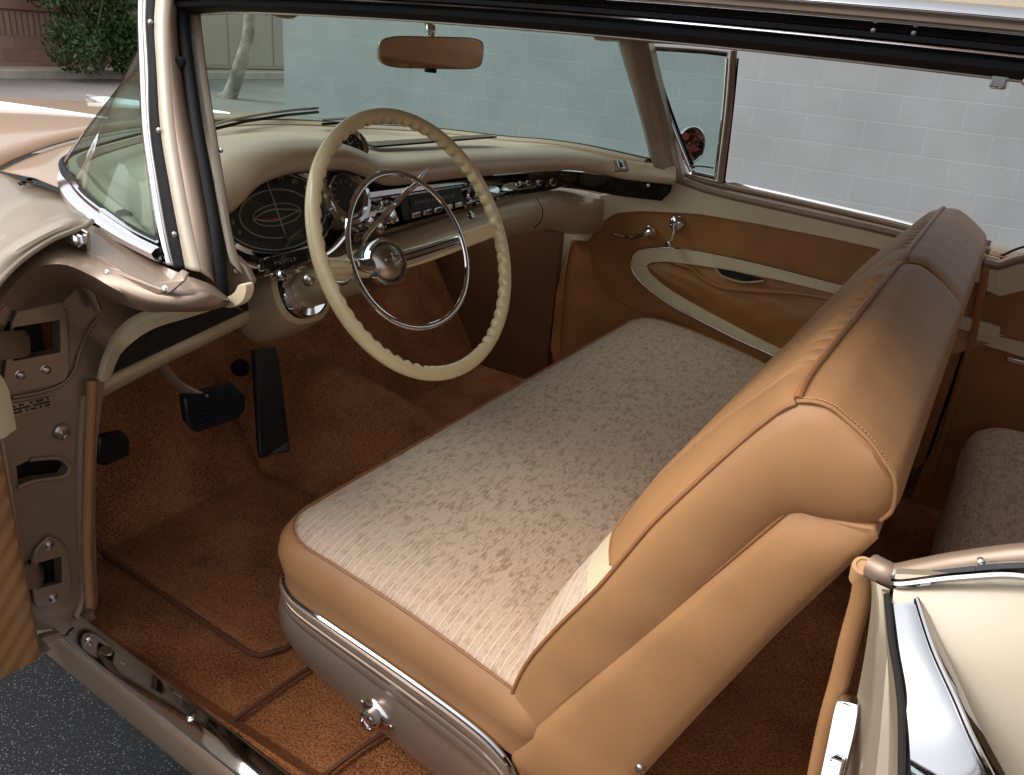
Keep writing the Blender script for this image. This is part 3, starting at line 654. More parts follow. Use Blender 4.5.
sw = b.build('door_switch', 'satin', hp); MB().lathe([(.0042, .004), (.0042, .014), (.003, .016), (0, .0165)], ps, (1, -.3, -.1), 14).build('plunger', 'chrome', sw)
tubeo('slot_lip', [(-0.346,0.066,0.633),(-0.346,0.092,0.632),(-0.346,0.133,0.621),(-0.346,0.145,0.628),(-0.346,0.142,0.643),(-0.346,0.128,0.656),(-0.346,0.09,0.669)], .003, 'paint', hp, 8)

# windlace: cream upper piece, tan lower piece
tubeo('windlace', [(-0.335,0.195,0.769),(-0.335,0.181,0.688),(-0.335,0.164,0.587),(-0.335,0.148,0.48),(-0.335,0.139,0.373)], .008, 'leather', CAR, 12, label='tan windlace down the hinge post')
wl_ = [[(-0.33,0.201,0.772),(-0.31,0.202,0.813),(-0.247,0.19,0.874),(-0.19,0.19,0.914),(-0.096,0.185,0.949),(-0.001,0.18,0.981)], [(-0.33,0.216,0.76),(-0.31,0.223,0.801),(-0.241,0.2,0.85),(-0.188,0.205,0.888),(-0.103,0.205,0.927),(-0.004,0.205,0.973)]]
a, c = cat(wl_[0], 5), cat(wl_[1], 5)
MB().grid([[p, p.lerp(q, .5)+Vector((.006, -.006, .002)), q, q+Vector((-.02, .02, -.0))] for p, q in zip(a, c)]).build('windlace', 'cream', CAR, label='cream windlace under the pillar foot', solid=.003)
MB().plate(cat([(0,0.162,0.979),(0.025,0.162,0.979),(0.046,0.162,0.989),(0.057,0.162,1.004),(0.057,0.162,1.015),(0.045,0.162,1.012),(0.037,0.162,1.001),(0.019,0.162,0.989)], 3, True), (0, .012, 0)).build('end_cap', 'cream', dog, bevel=.002)
b = MB(); b.plate([(-0.038,0.212,1.014),(-0.022,0.212,1.026),(0.001,0.212,1.014),(0.012,0.212,0.998),(0,0.212,0.985),(-0.034,0.212,0.969)], (0, .01, 0)); e = b.build('pillar_foot', 'paint', dog, bevel=.003)
screw(dog, (-0.013,0.208,1.007), (.3, -1, .1), .0028)

# ---------------- sill
def sillrow(prof, name, m, x0=-.345, x1=1.0, solid=0, par=CAR):
    rows = []
    for i in range(30):
        x = x0+(x1-x0)*i/29; rows.append([(x, y-.05*(x+.33), z) for y, z in prof])
    return MB().grid(rows).build(name, m, par, solid=solid)
sill = sillrow([(.125, .30), (.124, .343), (.118, .352), (.095, .350), (.083, .347), (.079, .341), (.077, .332), (.0765, .31), (.077, .29), (.080, .281), (.088, .275), (.10, .272), (.13, .268)], 'rocker_sill', 'paint', -.46)
sp = sillrow([(.1245, .352), (.1238, .3605), (.1215, .3625), (.118, .3620), (.0870, .3535), (.0845, .3520), (.0835, .348)], 'sill_plate', 'chrome', -.335, par=sill)
MB().lathe([(.0235, 0), (.0225, .004), (.02, .0055), (0, .006)], (-.335, .103, .3520), (0, -.18, 1), 24).build('plate_end', 'chrome', sill)
for x in (-.285, -.02, .20): screw(sp, (x, .103-.05*(x+.33), .3578), (0, -.18, 1), .0055, 'chrome')
MB().lathe([(.008, 0), (.0075, .0012), (0, .0015)], (-.235, .099, .3588), (0, -.18, 1), 20, 1.7, (1, 0, 0)).build('maker_badge', 'satin', sp)
# lower toe of hinge post to sill
rows = [cat([(-0.36,0.034,0.36),(-0.35,0.068,0.358),(-0.345,0.107,0.351),(-0.345,0.147,0.362)], 4), cat([(-0.33,0.049,0.345),(-0.33,0.073,0.349),(-0.33,0.106,0.338),(-0.33,0.143,0.347)], 4)]
MB().grid([[p, p.lerp(q, .5)+Vector((.004, -.004, .006)), q] for p, q in zip(*rows)]).build('post_foot', 'paint', sill)

# ---------------- driver door, swung open beyond the left edge
dd = bpy.data.objects.new('driver_door', None)
ang = R(-80)
def dpt(s, z, o=0):   # s along door from hinge, o outward from trim face
    d = Vector((-.10, -1, 0)).normalized(); n = Vector((1, -.10, 0)).normalized(); return Vector((-.30, .010, 0))+d*s+n*o+Vector((0, 0, z))
o_ = cat([dpt(-.012, .83), dpt(-.027, .78), dpt(-.024, .60), dpt(-.02, .42), dpt(.0, .375), dpt(.05, .36), dpt(1.1, .36), dpt(1.15, .5), dpt(1.15, .9), dpt(1.1, .955), dpt(.1, .955), dpt(.03, .93), dpt(.01, .88)], 4, True)
ddo = MB().plate(o_, dpt(0, 0, -.10)-dpt(0, 0, 0)).build('driver_door', 'paint_out', CAR, bevel=.01)
pl_ = []
for i in range(41):
    s = -.020+1.14*i/40; r_ = []
    for k in range(15):
        z = .375+k*(.735-.375)/14; r_.append(dpt(s+.004*k/14*0, z, .010+.008*abs(math.sin((s*1.0-(z)*.75)*math.pi/.035))**.5))
    pl_.append(r_)
# finer pleats only near the visible end
pl2 = []
for i in range(91):
    s = -.022+.62*i/90; r_ = []
    for k in range(111):
        z = .372+k*(.760-.372)/110; e = min(1, (s+.022)/.02); r_.append(dpt(s, z, .001+(.011+.0045*abs(math.sin((z+s*1.2)*math.pi/.036))**.6)*math.sqrt(max(0, e*(2-e)))))
    pl2.append(r_)
MB().grid(pl2).build('pleated_trim', 'leather', ddo)
cr = []
for i in range(31):
    s = -.044+.65*i/30; e = min(1, (s+.044)/.03); cr.append([dpt(s+.02*max(0, (z-.80)/.06)**2*(1 if e < 1 else 0), z, .002+.016*math.sqrt(max(0, e*(2-e)))) for z in (.752, .77, .79, .81, .83, .85, .86, .93)])
MB().grid(cr).build('upper_trim', 'cream', ddo)

# ================================================================== DASHBOARD
LP = [(.02, 1.655, .975), (-.10, 1.645, .970), (-.19, 1.615, .975), (-.25, 1.50, .985), (-.28, 1.26, .991), (-.285, 1.1, .998), (-.285, .93, 1.002), (-.285, .83, 1.008), (-.283, .765, 1.032), (-.28, .70, 1.050), (-.28, .61, 1.056), (-.28, .558, 1.055), (-.28, .488, 1.041), (-.28, .433, 1.007), (-.265, .36, .985), (-.20, .265, .975), (-.10, .225, .97), (-.03, .215, .97)]
lipc = cat(LP, 6); NL = len(lipc)
bc = cat(GB[::-1], 8); NB = len(bc)
# arc-length style pairing by index fraction
rows = []
for i, l in enumerate(lipc):
    t = i/(NL-1); f = t*(NB-1); j = int(min(NB-2, f)); g_ = bc[j].lerp(bc[j+1], f-j)
    d = Vector((g_.x-l.x, g_.y-l.y, 0)); L_ = d.length; d.normalize(); g_ = g_+Vector((0, 0, -.008))-d*.012
    k = min(1, L_/.25)
    r_ = [l+d*.05*k+Vector((0, 0, .004)), l+d*.018*k+Vector((0, 0, -.001)), l-d*.0+Vector((0, 0, .0)), l-d*.009+Vector((0, 0, .006)), l-d*.012+Vector((0, 0, .018)), l-d*.006+Vector((0, 0, .031)), l+d*.012*k+Vector((0, 0, .041)), l+d*.04*k+Vector((0, 0, .047))]
    a = r_[-1]
    led = g_-d*.075*k+Vector((0, 0, -.006)); 
    for q in (.25, .5, .75): r_.append(a.lerp(led, q)+Vector((0, 0, .006*math.sin(q*math.pi)*k)))
    r_ += [led, led+d*.006*k+Vector((0, 0, .004)), led.lerp(g_, .55)+Vector((0, 0, .004)), g_]
    rows.append(r_)
DASH = MB().grid(rows).build('dashboard', 'dash', CAR, ang=80)
# dark recess under the lip
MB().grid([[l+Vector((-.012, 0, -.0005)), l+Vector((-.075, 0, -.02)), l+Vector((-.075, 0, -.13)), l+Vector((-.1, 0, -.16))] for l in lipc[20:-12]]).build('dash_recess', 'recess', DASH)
# wing: dark under-lip panel by the passenger door with bright bead
MB().grid([[p+Vector((-.004, .004, 0)), p+Vector((-.006, .006, -.022)), p+Vector((-.03, .008, -.05))] for p in lipc[0:22]]).build('glove_panel', 'glossblack', DASH)
MB().tube([p+Vector((.002, -.006, .001)) for p in lipc[0:26]], .0022, 8).build('lip_bead', 'chrome', DASH)
screw(DASH, (-0.048,1.648,0.961), (-.1, -1, 0), .0045)
# ash tray / speaker switch emblem on right pad
b = MB(); q = Vector((-0.099,1.559,1.014)); xa = Vector((.45, .86, -.06)).normalized(); nn = Vector((.62, -.42, .66)).normalized(); xa = (xa-nn*xa.dot(nn)).normalized(); ya = nn.cross(xa)
rot = Matrix((xa, ya, nn)).transposed()
b.box(q, (.022, .016, .004), rot); em = b.build('dash_badge', 'paint', DASH, bevel=.002)
b = MB(); b.box(q+nn*.005, (.009, .012, .002), rot); e2 = b.build('badge_plate', 'chrome', em, bevel=.001)
b = MB(); b.box(q+nn*.008+ya*.004, (.005, .0012, .001), rot); b.box(q+nn*.008-ya*.004, (.005, .0012, .001), rot); b.box(q+nn*.008, (.0014, .006, .001), rot); b.build('badge_mark', 'dial', em)

# lower roll of the dash (tan), from cluster to passenger door
LR = [(-.195, 1.70, .905, .800), (-.215, 1.64, .915, .800), (-.245, 1.55, .925, .815), (-.262, 1.45, .928, .832), (-.268, 1.26, .922, .838), (-.27, 1.05, .912, .845), (-.27, .90, .902, .850), (-.27, .80, .897, .850), (-.275, .70, .893, .845), (-.28, .55, .885, .84)]
rows = []
for p in cat([(a, c, d) for a, c, d, e in LR], 6):
    rows.append(p)
rows2 = cat([(a, c, e) for a, c, d, e in LR], 6); gr = []
for i, (p, q) in enumerate(zip(rows, rows2)):
    h = p.z-q.z; w = 1 if i > 14 else i/14
    bl_ = .028*(.35+.65*w)
    gr.append([p+Vector((-.05, 0, .002)), p+Vector((-.012, 0, .001)), p+Vector((bl_*.35, 0, -h*.10)), p+Vector((bl_*.85, 0, -h*.3)), p+Vector((bl_, 0, -h*.5)), p+Vector((bl_*.8, 0, -h*.75)), q+Vector((bl_*.2, 0, 0)), q+Vector((-.03, 0, -.008)), q+Vector((-.07, 0, 0))])
lr = MB().grid(gr).build('lower_panel', 'colpaint', DASH)
tubeo('panel_seam', [(-.252, 1.40, .922), (-.232, 1.40, .90), (-.231, 1.40, .87), (-.25, 1.40, .845)], .0012, 'shade', lr, 6)
MB().lathe([(.010, 0), (.010, .004), (.007, .005), (.006, .008), (0, .008)], (-0.24,1.075,0.922), (1, 0, .4), 20).build('ignition_lock', 'chrome', lr)
b = MB(); b.box(Vector((-0.23,1.06,0.926)), (.002, .0012, .006)); b.build('key_slot', 'shade', lr)
for dx in (0, 1): tubeo('panel_clip', [(-0.25,1.349,0.858),(-0.25,1.391,0.854)], .003, 'chrome', lr, 6, 2); break

# lower-left roll, from column to the kick panel
tubeo('lower_roll', [(-.34, .60, .815), (-.35, .50, .797), (-.36, .42, .778), (-.38, .34, .755), (-.40, .22, .72)], .021, 'colpaint', DASH, 16, label='tan lower roll left of the steering column')
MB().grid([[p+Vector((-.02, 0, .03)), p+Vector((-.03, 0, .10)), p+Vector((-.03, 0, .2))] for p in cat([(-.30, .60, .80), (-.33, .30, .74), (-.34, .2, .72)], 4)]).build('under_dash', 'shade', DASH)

# instrument strip
def strip_pt(y, h, out=0):   # h 0 bottom .. 1 top
    t = max(0, min(1, (y-.74)/.86)); z0 = .903+.030*t; z1 = .998-.022*t-.018*max(0, t-.8)/.2; x = -.297+(.05*max(0, (t-.65)/.35)**2)
    z = z0+(z1-z0)*h; return Vector((x-.030*h+out, y, z))
gr = []
for i in range(45):
    y = .735+.845*i/44; e = 1 if i < 38 else math.sqrt(max(0, 1-((i-38)/6.2)**2))
    gr.append([strip_pt(y, .5+(h-.5)*e, o) for h, o in ((0, .0), (.03, .012), (.12, .014), (.2, .004), (.5, .002), (.78, .004), (.84, .012), (.95, .012), (1, 0))])
st = MB().grid(gr).build('instrument_strip', 'darkchrome', DASH)
b = MB(); pts = [strip_pt(.90, .2, .008), strip_pt(1.13, .2, .008), strip_pt(1.13, .75, .008), strip_pt(.90, .75, .008)]
b.plate(pts, (.005, 0, 0)); rad = b.build('radio', 'dial', st, bevel=.001)
b = MB()
for k in range(5): b.box(strip_pt(.935+k*.04, .30, .017), (.005, .014, .006))
b.build('radio_buttons', 'chrome', rad, bevel=.002)
b = MB(); b.plate([strip_pt(.93, .48, .0145), strip_pt(1.10, .48, .0145), strip_pt(1.10, .66, .0145), strip_pt(.93, .66, .0145)], (.002, 0, 0)); dl = b.build('radio_dial', 'dial', rad)
b = MB()
for k in range(17): b.box(strip_pt(.945+k*.0088, .575, .0178), (.0006, .0007, .005 if k % 4 == 0 else .003))
b.build('dial_ticks', 'dialmark', dl, smooth=False)
for y, h, r_ in ((.775, .35, .013), (.815, .65, .011), (.80, .2, .012), (.845, .35, .014), (.87, .68, .010), (1.165, .45, .016), (1.165, .8, .009), (1.395, .55, .013), (1.44, .5, .012), (1.50, .55, .017)):
    MB().lathe([(r_*.9, 0), (r_, .006), (r_*.75, .010), (r_*.7, .020), (r_*.9, .024), (r_*.85, .028), (r_*.3, .030), (0, .029)], strip_pt(y, h, .004), (1, 0, .15), 18).build('knob', 'chrome', st)
for y in (1.245, 1.335):
    b = MB(); b.lathe([(.011, 0), (.013, .004), (.0125, .008), (.010, .007), (0, .006)], strip_pt(y, .40, .006), (1, -.05, .5), 24, 3.0, (0, 1, 0)); b.build('vent_bezel', 'chrome', st)
for h in (.30, .45, .60): MB().tube([strip_pt(y, h, .007) for y in (1.20, 1.3, 1.45)], .0016, 6).build('bright_line', 'chrome', st)

# gauge cluster for the driver
gn = Vector((.90, -.10, .42)).normalized(); gx = (Vector((0, 1, -.0))-gn*gn.y).normalized(); gy = gn.cross(gx)
gc = Vector((-.318, .566, .984))
def gp(x, y, o=0): return gc+gx*x+gy*y+gn*o
def ell(a, c, o, n=48, cx=0, cy=0, pw=1): return [gp(cx+a*math.cos(2*math.pi*k/n), cy+c*math.sin(2*math.pi*k/n), o) for k in range(n)]
b = MB(); b.grid([ell(.132, .086, -.03), ell(.130, .084, .004), ell(.124, .078, .010), ell(.117, .072, .002)], cv=True); CL = b.build('gauge_cluster', 'chrome', DASH)
MB().add(ell(.119, .074, -.001), [tuple(range(48))]).build('dial_face', 'dial', CL, smooth=False)
b = MB(); b.tube(ell(.078, .043, .001, 48, 0, -.004), .0011, 5, True); b.tube(ell(.052, .019, .001, 40, 0, -.006), .0009, 5, True); b.tube(ell(.112, .068, .001), .0012, 5, True)
b.plate([gp(-.001, -.045, .003), gp(.001, -.045, .003), gp(.001, .058, .003), gp(-.001, .058, .003)], gn*.001)
for s_ in (1, -1):
    b.tube(cat([gp(-.052, -.006, .002), gp(-.01, -.006+.010*s_, .002), gp(.052, -.006, .002)], 8), .0012, 5)
b.build('dial_marks', 'dialmark', CL)
b = MB(); b.add([gp(-.05, -.007, .0025), gp(0, -.012, .0025), gp(0, -.0165, .0025)], [(0, 1, 2)]); b.build('needle', 'red', CL, smooth=False)
b = MB()
for k in range(13):
    a = R(205-k*230/12); b.text(str(k*10), .0125, gp(.097*math.cos(a), .058*math.sin(a)+.001, .001), gx, gy)
for k in range(49):
    a = R(205-k*230/48); r1, r2 = .078, .073 if k % 4 else .069
    p1, p2 = gp(r1*math.cos(a), -.004+r1*.55*math.sin(a), .0015), gp(r2*math.cos(a), -.004+r2*.55*math.sin(a), .0015); w = gx*.0006; b.add([p1-w, p1+w, p2+w, p2-w], [(0, 1, 2, 3)])
b.build('speed_numbers', 'dialmark', CL, smooth=False)
b = MB(); b.plate([gp(x, y, .001) for x, y in ((.0, -.058), (.05, -.058), (.055, -.045), (.045, -.036), (.005, -.036), (-.004, -.046))], gn*.003); od = b.build('odometer', 'glossblack', CL, bevel=.001)
MB().add(ell(.117, .072, .009), [tuple(range(48))]).build('dial_lens', 'clear', CL, smooth=False)
tubeo('lower_trim', [gp(-.13, -.04, .0), gp(-.09, -.082, .006), (gp(-.02, -.098, .01)), gp(.07, -.094, .01), gp(.14, -.062, .006)], .006, 'chrome', CL, 10)
# round pod at right of the dial
pc = gp(.160, .005, .004)
MB().lathe([(.060, -.03), (.062, .0), (.058, .010), (.050, .012), (.046, .006), (.044, .004), (.042, .014), (.038, .014), (.035, .004)], pc, gn, 36, 1, (0, 1, 0)).build('pod_bezel', 'chrome', CL)
MB().lathe([(.036, .004), (0, .004)], pc, gn, 36).build('pod_face', 'dial', CL)
b = MB()
for k in range(9):
    a = R(200-27*k); e_ = gx*math.cos(a)+gy*math.sin(a); f_ = gn.cross(e_)*.0009; p_ = pc+gn*.0055
    b.add([p_+e_*.031-f_, p_+e_*.031+f_, p_+e_*(.025 if k % 2 else .022)+f_, p_+e_*(.025 if k % 2 else .022)-f_], [(0, 1, 2, 3)])
b.build('pod_marks', 'dialmark', CL, smooth=False)
MB().lathe([(.036, .010), (.0, .011)], pc, gn, 36).build('pod_lens', 'clear', CL)
# shift quadrant and headlamp switch below
b = MB(); qc = Vector((-0.272,0.537,0.906)); b.plate([qc+gx*x+gy*y for x, y in ((-.05, -.013), (.05, -.008), (.052, .014), (-.048, .010))], gn*.006); qd = b.build('shift_quadrant', 'glossblack', CL, bevel=.002)
MB().tube([qc+gx*x+gy*y+gn*.004 for x, y in ((-.053, -.016), (.053, -.011), (.055, .016), (-.051, .013))], .003, 8, True).build('quadrant_bezel', 'chrome', qd)
b = MB(); b.text('P N D S L R', .0095, qc-gx*.002, gx, (gy-gx*.0), .0075); b.build('gear_letters', 'dialmark', qd, smooth=False)
for k, (x, y, r_) in enumerate(((-.035, -.112, .012), (-.058, -.106, .009), (-.078, -.100, .008))):
    MB().lathe([(r_, 0), (r_, .008), (r_*.7, .012), (r_*.75, .022), (r_*.6, .025), (0, .025)], gp(x, y, .002), gn, 16).build('switch_knob', 'chrome', CL)

# clock pod and defroster grille on the dash top
cc = Vector((-0.365,0.81,1.078)); cn = Vector((.80, -.05, .55)).normalized()
MB().lathe([(.036, -.05), (.040, -.01), (.040, .002), (.036, .007), (.031, .003), (.029, .0)], cc, cn, 32, 1.25, (0, 1, 0)).build('clock_bezel', 'darkchrome', DASH)
b = MB(); b.lathe([(.030, .001), (0, .001)], cc, cn, 32, 1.25, (0, 1, 0)); b.cur = 1
cxv = (Vector((0, 1, 0))-cn*cn.y).normalized(); cyv = cn.cross(cxv)
for k in range(12):
    a = R(30*k); b.box(cc+cxv*.024*math.cos(a)+cyv*.018*math.sin(a)+cn*.003, (.0008, .0008, .0008))
b.tube([cc+cn*.003, cc+cxv*.012+cyv*.006+cn*.003], .0008, 4); b.tube([cc+cn*.003, cc-cxv*.004+cyv*.014+cn*.003], .0008, 4)
b.build('clock_face', ['dial', 'dialmark'], DASH)
ga, gb_ = Vector((-0.423,0.928,1.061)), Vector((-0.385,1.373,1.061))
gd = (gb_-ga); gdir = gd.normalized(); gq = Vector((0, 0, 1)).cross(gdir)
b = MB(); b.plate([ga+gq*.028, gb_+gq*.020, gb_-gq*.016, ga-gq*.028], (0, 0, .004)); GR = b.build('speaker_grille', 'shade', DASH)
b = MB()
for k in range(40):
    p = ga.lerp(gb_, (k+.5)/40)+Vector((0, 0, .006)); w = .027-.009*k/40; p.z -= .0015; b.add([p-gq*w-gdir*.0017, p-gq*w+gdir*.0017, p+gq*w+gdir*.0017, p+gq*w-gdir*.0017], [(0, 1, 2, 3)])
b.build('grille_slats', 'dash', GR, smooth=False)

# ================================================================== STEERING
SC = Vector((-.006, .582, .981)); sn = Vector((math.cos(.452), -.06, math.sin(.452))).normalized()
sa = sn.cross(Vector((0, 0, 1))).normalized(); sb = sa.cross(sn)     # sa toward driver's left (negative Y?) 
if sa.y < 0: sa = -sa
if sb.z < 0: sb = -sb
def sp_(x, y, o=0): return SC+sa*x+sb*y+sn*o
rows = []; NW = 264; rmaj = .212; rmin = .0122
for i in range(NW):
    a = 2*math.pi*i/NW; row = []
    grip = 1 if (math.sin(a) > -.95) else 0
    sc = abs(math.sin(a*30))
    for k in range(14):
        p = 2*math.pi*k/14; rr_ = rmin
        inn = max(0, -math.cos(p))
        rr_ -= .0065*inn**1.5*(1-sc)**.9*grip
        rad = rmaj+rr_*math.cos(p)*1.02; row.append(sp_(rad*math.cos(a), rad*math.sin(a), rr_*math.sin(p)))
    rows.append(row)
SW = MB().grid(rows, cu=True, cv=True).build('steering_wheel', 'ivory', CAR)
for s_, lab in ((1, 'right spoke'), (-1, 'left spoke')):
    pts = cat([sp_(-.024+.03*s_, -.012, -.072), sp_(-.01+.09*s_, -.010, -.052), sp_(.15*s_, -.005, -.022), sp_(.205*s_, .0, -.002)], 6)
    MB().tube(pts, [.016-.003*i/18 for i in range(len(pts))], 12, flat=.62, up=tuple(sn)).build('spoke', 'ivory', SW)
    pc_ = cat([sp_(-.024+.035*s_, -.010, -.060), sp_(-.012+.08*s_, -.008, -.045), sp_(.128*s_, -.004, -.022)], 6)
    sc_ = MB().tube(pc_, [.0135-.0045*i/12 for i in range(len(pc_))], 12, flat=.6, up=tuple(sn)).build('spoke_cover', 'chrome', SW)
    if s_ == 1:
        for q in (-.0045, .0045): MB().tube([p+sb*q+sn*.0082 for p in pc_[:-2]], .0012, 5).build('cover_groove', 'glossblack', sc_)
# horn ring, slightly pointed at bottom
hr = []
for k in range(96):
    a = 2*math.pi*k/96; r_ = .131*(1+.02*math.cos(2*a)-.012*math.sin(3*a)); hr.append(sp_(-.006+r_*math.cos(a), r_*math.sin(a)-.004, -.018))
MB().tube(hr, .0052, 10, True, flat=.6, up=tuple(sn)).build('horn_ring', 'chrome', SW)
# hub
hc = sp_(-.030, -.010, -.070)
MB().lathe([(.030, -.045), (.036, -.03), (.040, -.005), (.041, .008), (.037, .017), (.034, .0165), (.033, .013), (.026, .024), (.014, .029), (0, .031)], hc, sn, 36, 1.05, tuple(sa)).build('horn_button', 'satin', SW)
MB().lathe([(.0415, .004), (.0425, .010), (.039, .019), (.036, .018)], hc, sn, 36, 1.05, tuple(sa)).build('button_bezel', 'chrome', SW)
b = MB(); b.tube(cat([hc+sa*x+sb*y+sn*.031 for x, y in ((-.016, .002), (0, .007), (.016, .002), (0, -.004))], 6, True), .0012, 5, True); b.tube([hc-sb*.010+sn*.030, hc+sb*.012+sn*.031], .0016, 5); b.build('hub_emblem', 'darkchrome', SW)
# column
cax = -sn
def colp(t, dx=0, dz=0): return hc-sn*t
CO = MB().lathe([(.034, -.03), (.036, -.05), (.0345, -.10), (.033, -.18), (.033, -.30)], hc, sn, 28).build('steering_column', 'colpaint', CAR)
MB().lathe([(.034, -.205), (.046, -.206), (.050, -.212), (.051, -.222), (.046, -.226)], hc, sn, 36).build('column_ring', 'chrome', CO)
shc = hc-sn*.215
rows = []
for t, rx_, rz_ in ((0, .046, .044), (.004, .055, .052), (.02, .060, .056), (.05, .063, .058), (.09, .064, .058), (.115, .060, .054), (.125, .05, .045), (.13, .02, .02)):
    rows.append([shc-sn*(t*1.1)+sa*1.12*rx_*math.copysign(abs(math.cos(a))**.75, math.cos(a))+sb*(1.12*rz_*math.copysign(abs(math.sin(a))**.8, math.sin(a))-.01*t/.1) for a in [2*math.pi*k/32 for k in range(32)]])
SHR = MB().grid(rows, cv=True).build('column_shroud', 'colpaint', CO)
for px in [(-0.343,0.535,0.77),(-0.281,0.527,0.809)]:
    MB().lathe([(.006, 0), (.006, .001), (0, .0012)], px, (.5, -1, .1), 12, 1.8, (.3, 0, -1)).build('screw_recess', 'shade', SHR)
# shift lever to the right, turn lever to the left
sl = [hc-sn*.045+sa*.02, (-0.135,0.587,0.959), (-0.125,0.661,1.018), (-0.12,0.696,1.042)]
SL = MB().tube(cat(sl, 5), .0052, 10).build('shift_lever', 'chrome', CO)
ll = cat([(-0.12,0.691,1.039), (-0.118,0.711,1.049), (-0.117,0.726,1.062), (-0.116,0.745,1.075)], 5)
MB().tube(ll, [.0052, .006, .007, .0075, .008, .008, .008, .0078, .0075, .007, .006, .0055, .0045, .0035, .0025, .001], 12, flat=.6).build('lever_knob', 'chrome', SL)
tl = [hc-sn*.06-sa*.02, (-0.09,0.494,0.916), (-0.08,0.438,0.932), (-0.075,0.398,0.944)]
TL = MB().tube(cat(tl, 5), .0035, 8).build('turn_signal_lever', 'chrome', CO)
MB().lathe([(0, -.0095), (.006, -.0078), (.0095, -.002), (.0095, .002), (.006, .0078), (0, .0095)], tl[-1], (1, 0, 0), 16).build('lever_ball', 'satin', TL)

# ---------------- pedals
pa = cat([(-0.5,0.399,0.779),(-0.5,0.419,0.734),(-0.5,0.431,0.682),(-0.49,0.459,0.628),(-0.475,0.507,0.588)], 5)
bpdl = MB().tube(pa, .011, 10, flat=.55).build('brake_pedal', 'paint', CAR)
pq = [(-0.47,0.455,0.608),(-0.47,0.582,0.594),(-0.465,0.602,0.564),(-0.46,0.596,0.535),(-0.46,0.579,0.522),(-0.46,0.468,0.529),(-0.465,0.453,0.554)]
MB().plate(pq, (-.018, 0, .004)).build('brake_pad', 'rubberpad', bpdl, bevel=.005, seg=3)
b = MB(); L0, L1, R0_, R1_ = [Vector(p) for p in [(-0.468,0.468,0.593),(-0.462,0.466,0.541),(-0.468,0.584,0.58),(-0.462,0.581,0.53)]]
for k in range(5):
    t = (k+.5)/5; b.tube([L0.lerp(L1, t)+Vector((.003, 0, 0)), R0_.lerp(R1_, t)+Vector((.003, 0, 0))], .0022, 6)
b.build('pad_ribs', 'rubberpad', bpdl)
ap = [(-0.62,0.766,0.58),(-0.62,0.834,0.571),(-0.61,0.836,0.536),(-0.52,0.774,0.372),(-0.5,0.757,0.353),(-0.5,0.717,0.367),(-0.5,0.668,0.372),(-0.51,0.673,0.395)]
MB().plate(ap, (-.014, 0, -.004)).build('accelerator_pedal', 'rubberpad', CAR, bevel=.004, seg=3)
pk = [(-0.5,0.29,0.575),(-0.5,0.343,0.567),(-0.5,0.353,0.546),(-0.5,0.349,0.513),(-0.5,0.294,0.513),(-0.5,0.282,0.529)]
MB().plate(pk, (-.02, 0, 0)).build('parking_brake_pedal', 'rubberpad', CAR, bevel=.005)
MB().lathe([(.022, -.002), (.022, .006), (.015, .012), (0, .013)], (-0.7,0.79,0.504), (1, -.3, .7), 16).build('dimmer_switch', 'black', CAR)

# ================================================================== FRONT SEAT
# painted valance, its chrome edge, knob
VP_ = [(-.02, .90, .505, .42), (-.022, .50, .508, .42), (-.018, .34, .512, .425), (-.006, .275, .517, .43), (.010, .249, .520, .435), (.028, .238, .514, .425), (.055, .232, .508, .405), (.12, .229, .502, .382), (.19, .228, .494, .364), (.24, .228, .487, .350), (.32, .228, .474, .327), (.38, .228, .461, .31), (.415, .228, .447, .30), (.44, .228, .425, .29), (.47, .229, .37, .285), (.50, .23, .34, .28)]
tp_ = cat([(a, c, d) for a, c, d, e in VP_], 5); bt_ = cat([(a, c, e) for a, c, d, e in VP_], 5)
gr = []
for i, (p, q) in enumerate(zip(tp_, bt_)):
    j0 = tp_[max(i-1, 0)]; j1 = tp_[min(i+1, len(tp_)-1)]; d = Vector((j1.x-j0.x, j1.y-j0.y, 0)).normalized(); n = Vector((d.y, -d.x, 0))
    if n.y > 0 and p.x > 0: n = -n
    if p.x <= 0 and n.x > 0: n = -n
    row = []
    for t, o in ((0, .0), (.02, .006), (.07, .008), (.11, .006), (.125, .003), (.15, .0055), (.20, .0055), (.215, .0045), (.24, .006), (.31, .0065), (.33, .0055), (.38, .0075), (.6, .011), (.8, .009), (.93, .003), (1, -.010)):
        row.append(p.lerp(q, t)+n*o)
    gr.append(row)
FS = MB().grid(gr).build('front_seat', 'valance', CAR)
MB().tube([p+Vector((0, 0, .001)) for p in tp_], .0042, 8).build('seat_edge_moulding', 'chrome', FS)
kc = Vector((0.221,0.218,0.401)); 
MB().lathe([(.020, 0), (.020, .003), (.017, .006), (.012, .007)], kc, (.0, -1, .1), 24, 1.35, (1, 0, -.6)).build('knob_plate', 'chrome', FS)
b = MB(); b.lathe([(.009, .0), (.009, .008), (.0155, .010), (.0165, .016), (.0150, .021), (.011, .022), (.010, .019), (.005, .019), (.004, .022), (0, .022)], kc, (.0, -1, .15), 24); b.build('seat_adjuster_knob', 'chrome', FS)
for px in [(0.194,0.216,0.41),(0.248,0.216,0.395)]: screw(FS, px, (0, -1, .1), .003)
b = MB(); b.box((.24, CY, .36), (.21, .60, .08)); b.build('seat_frame', 'shade', FS)

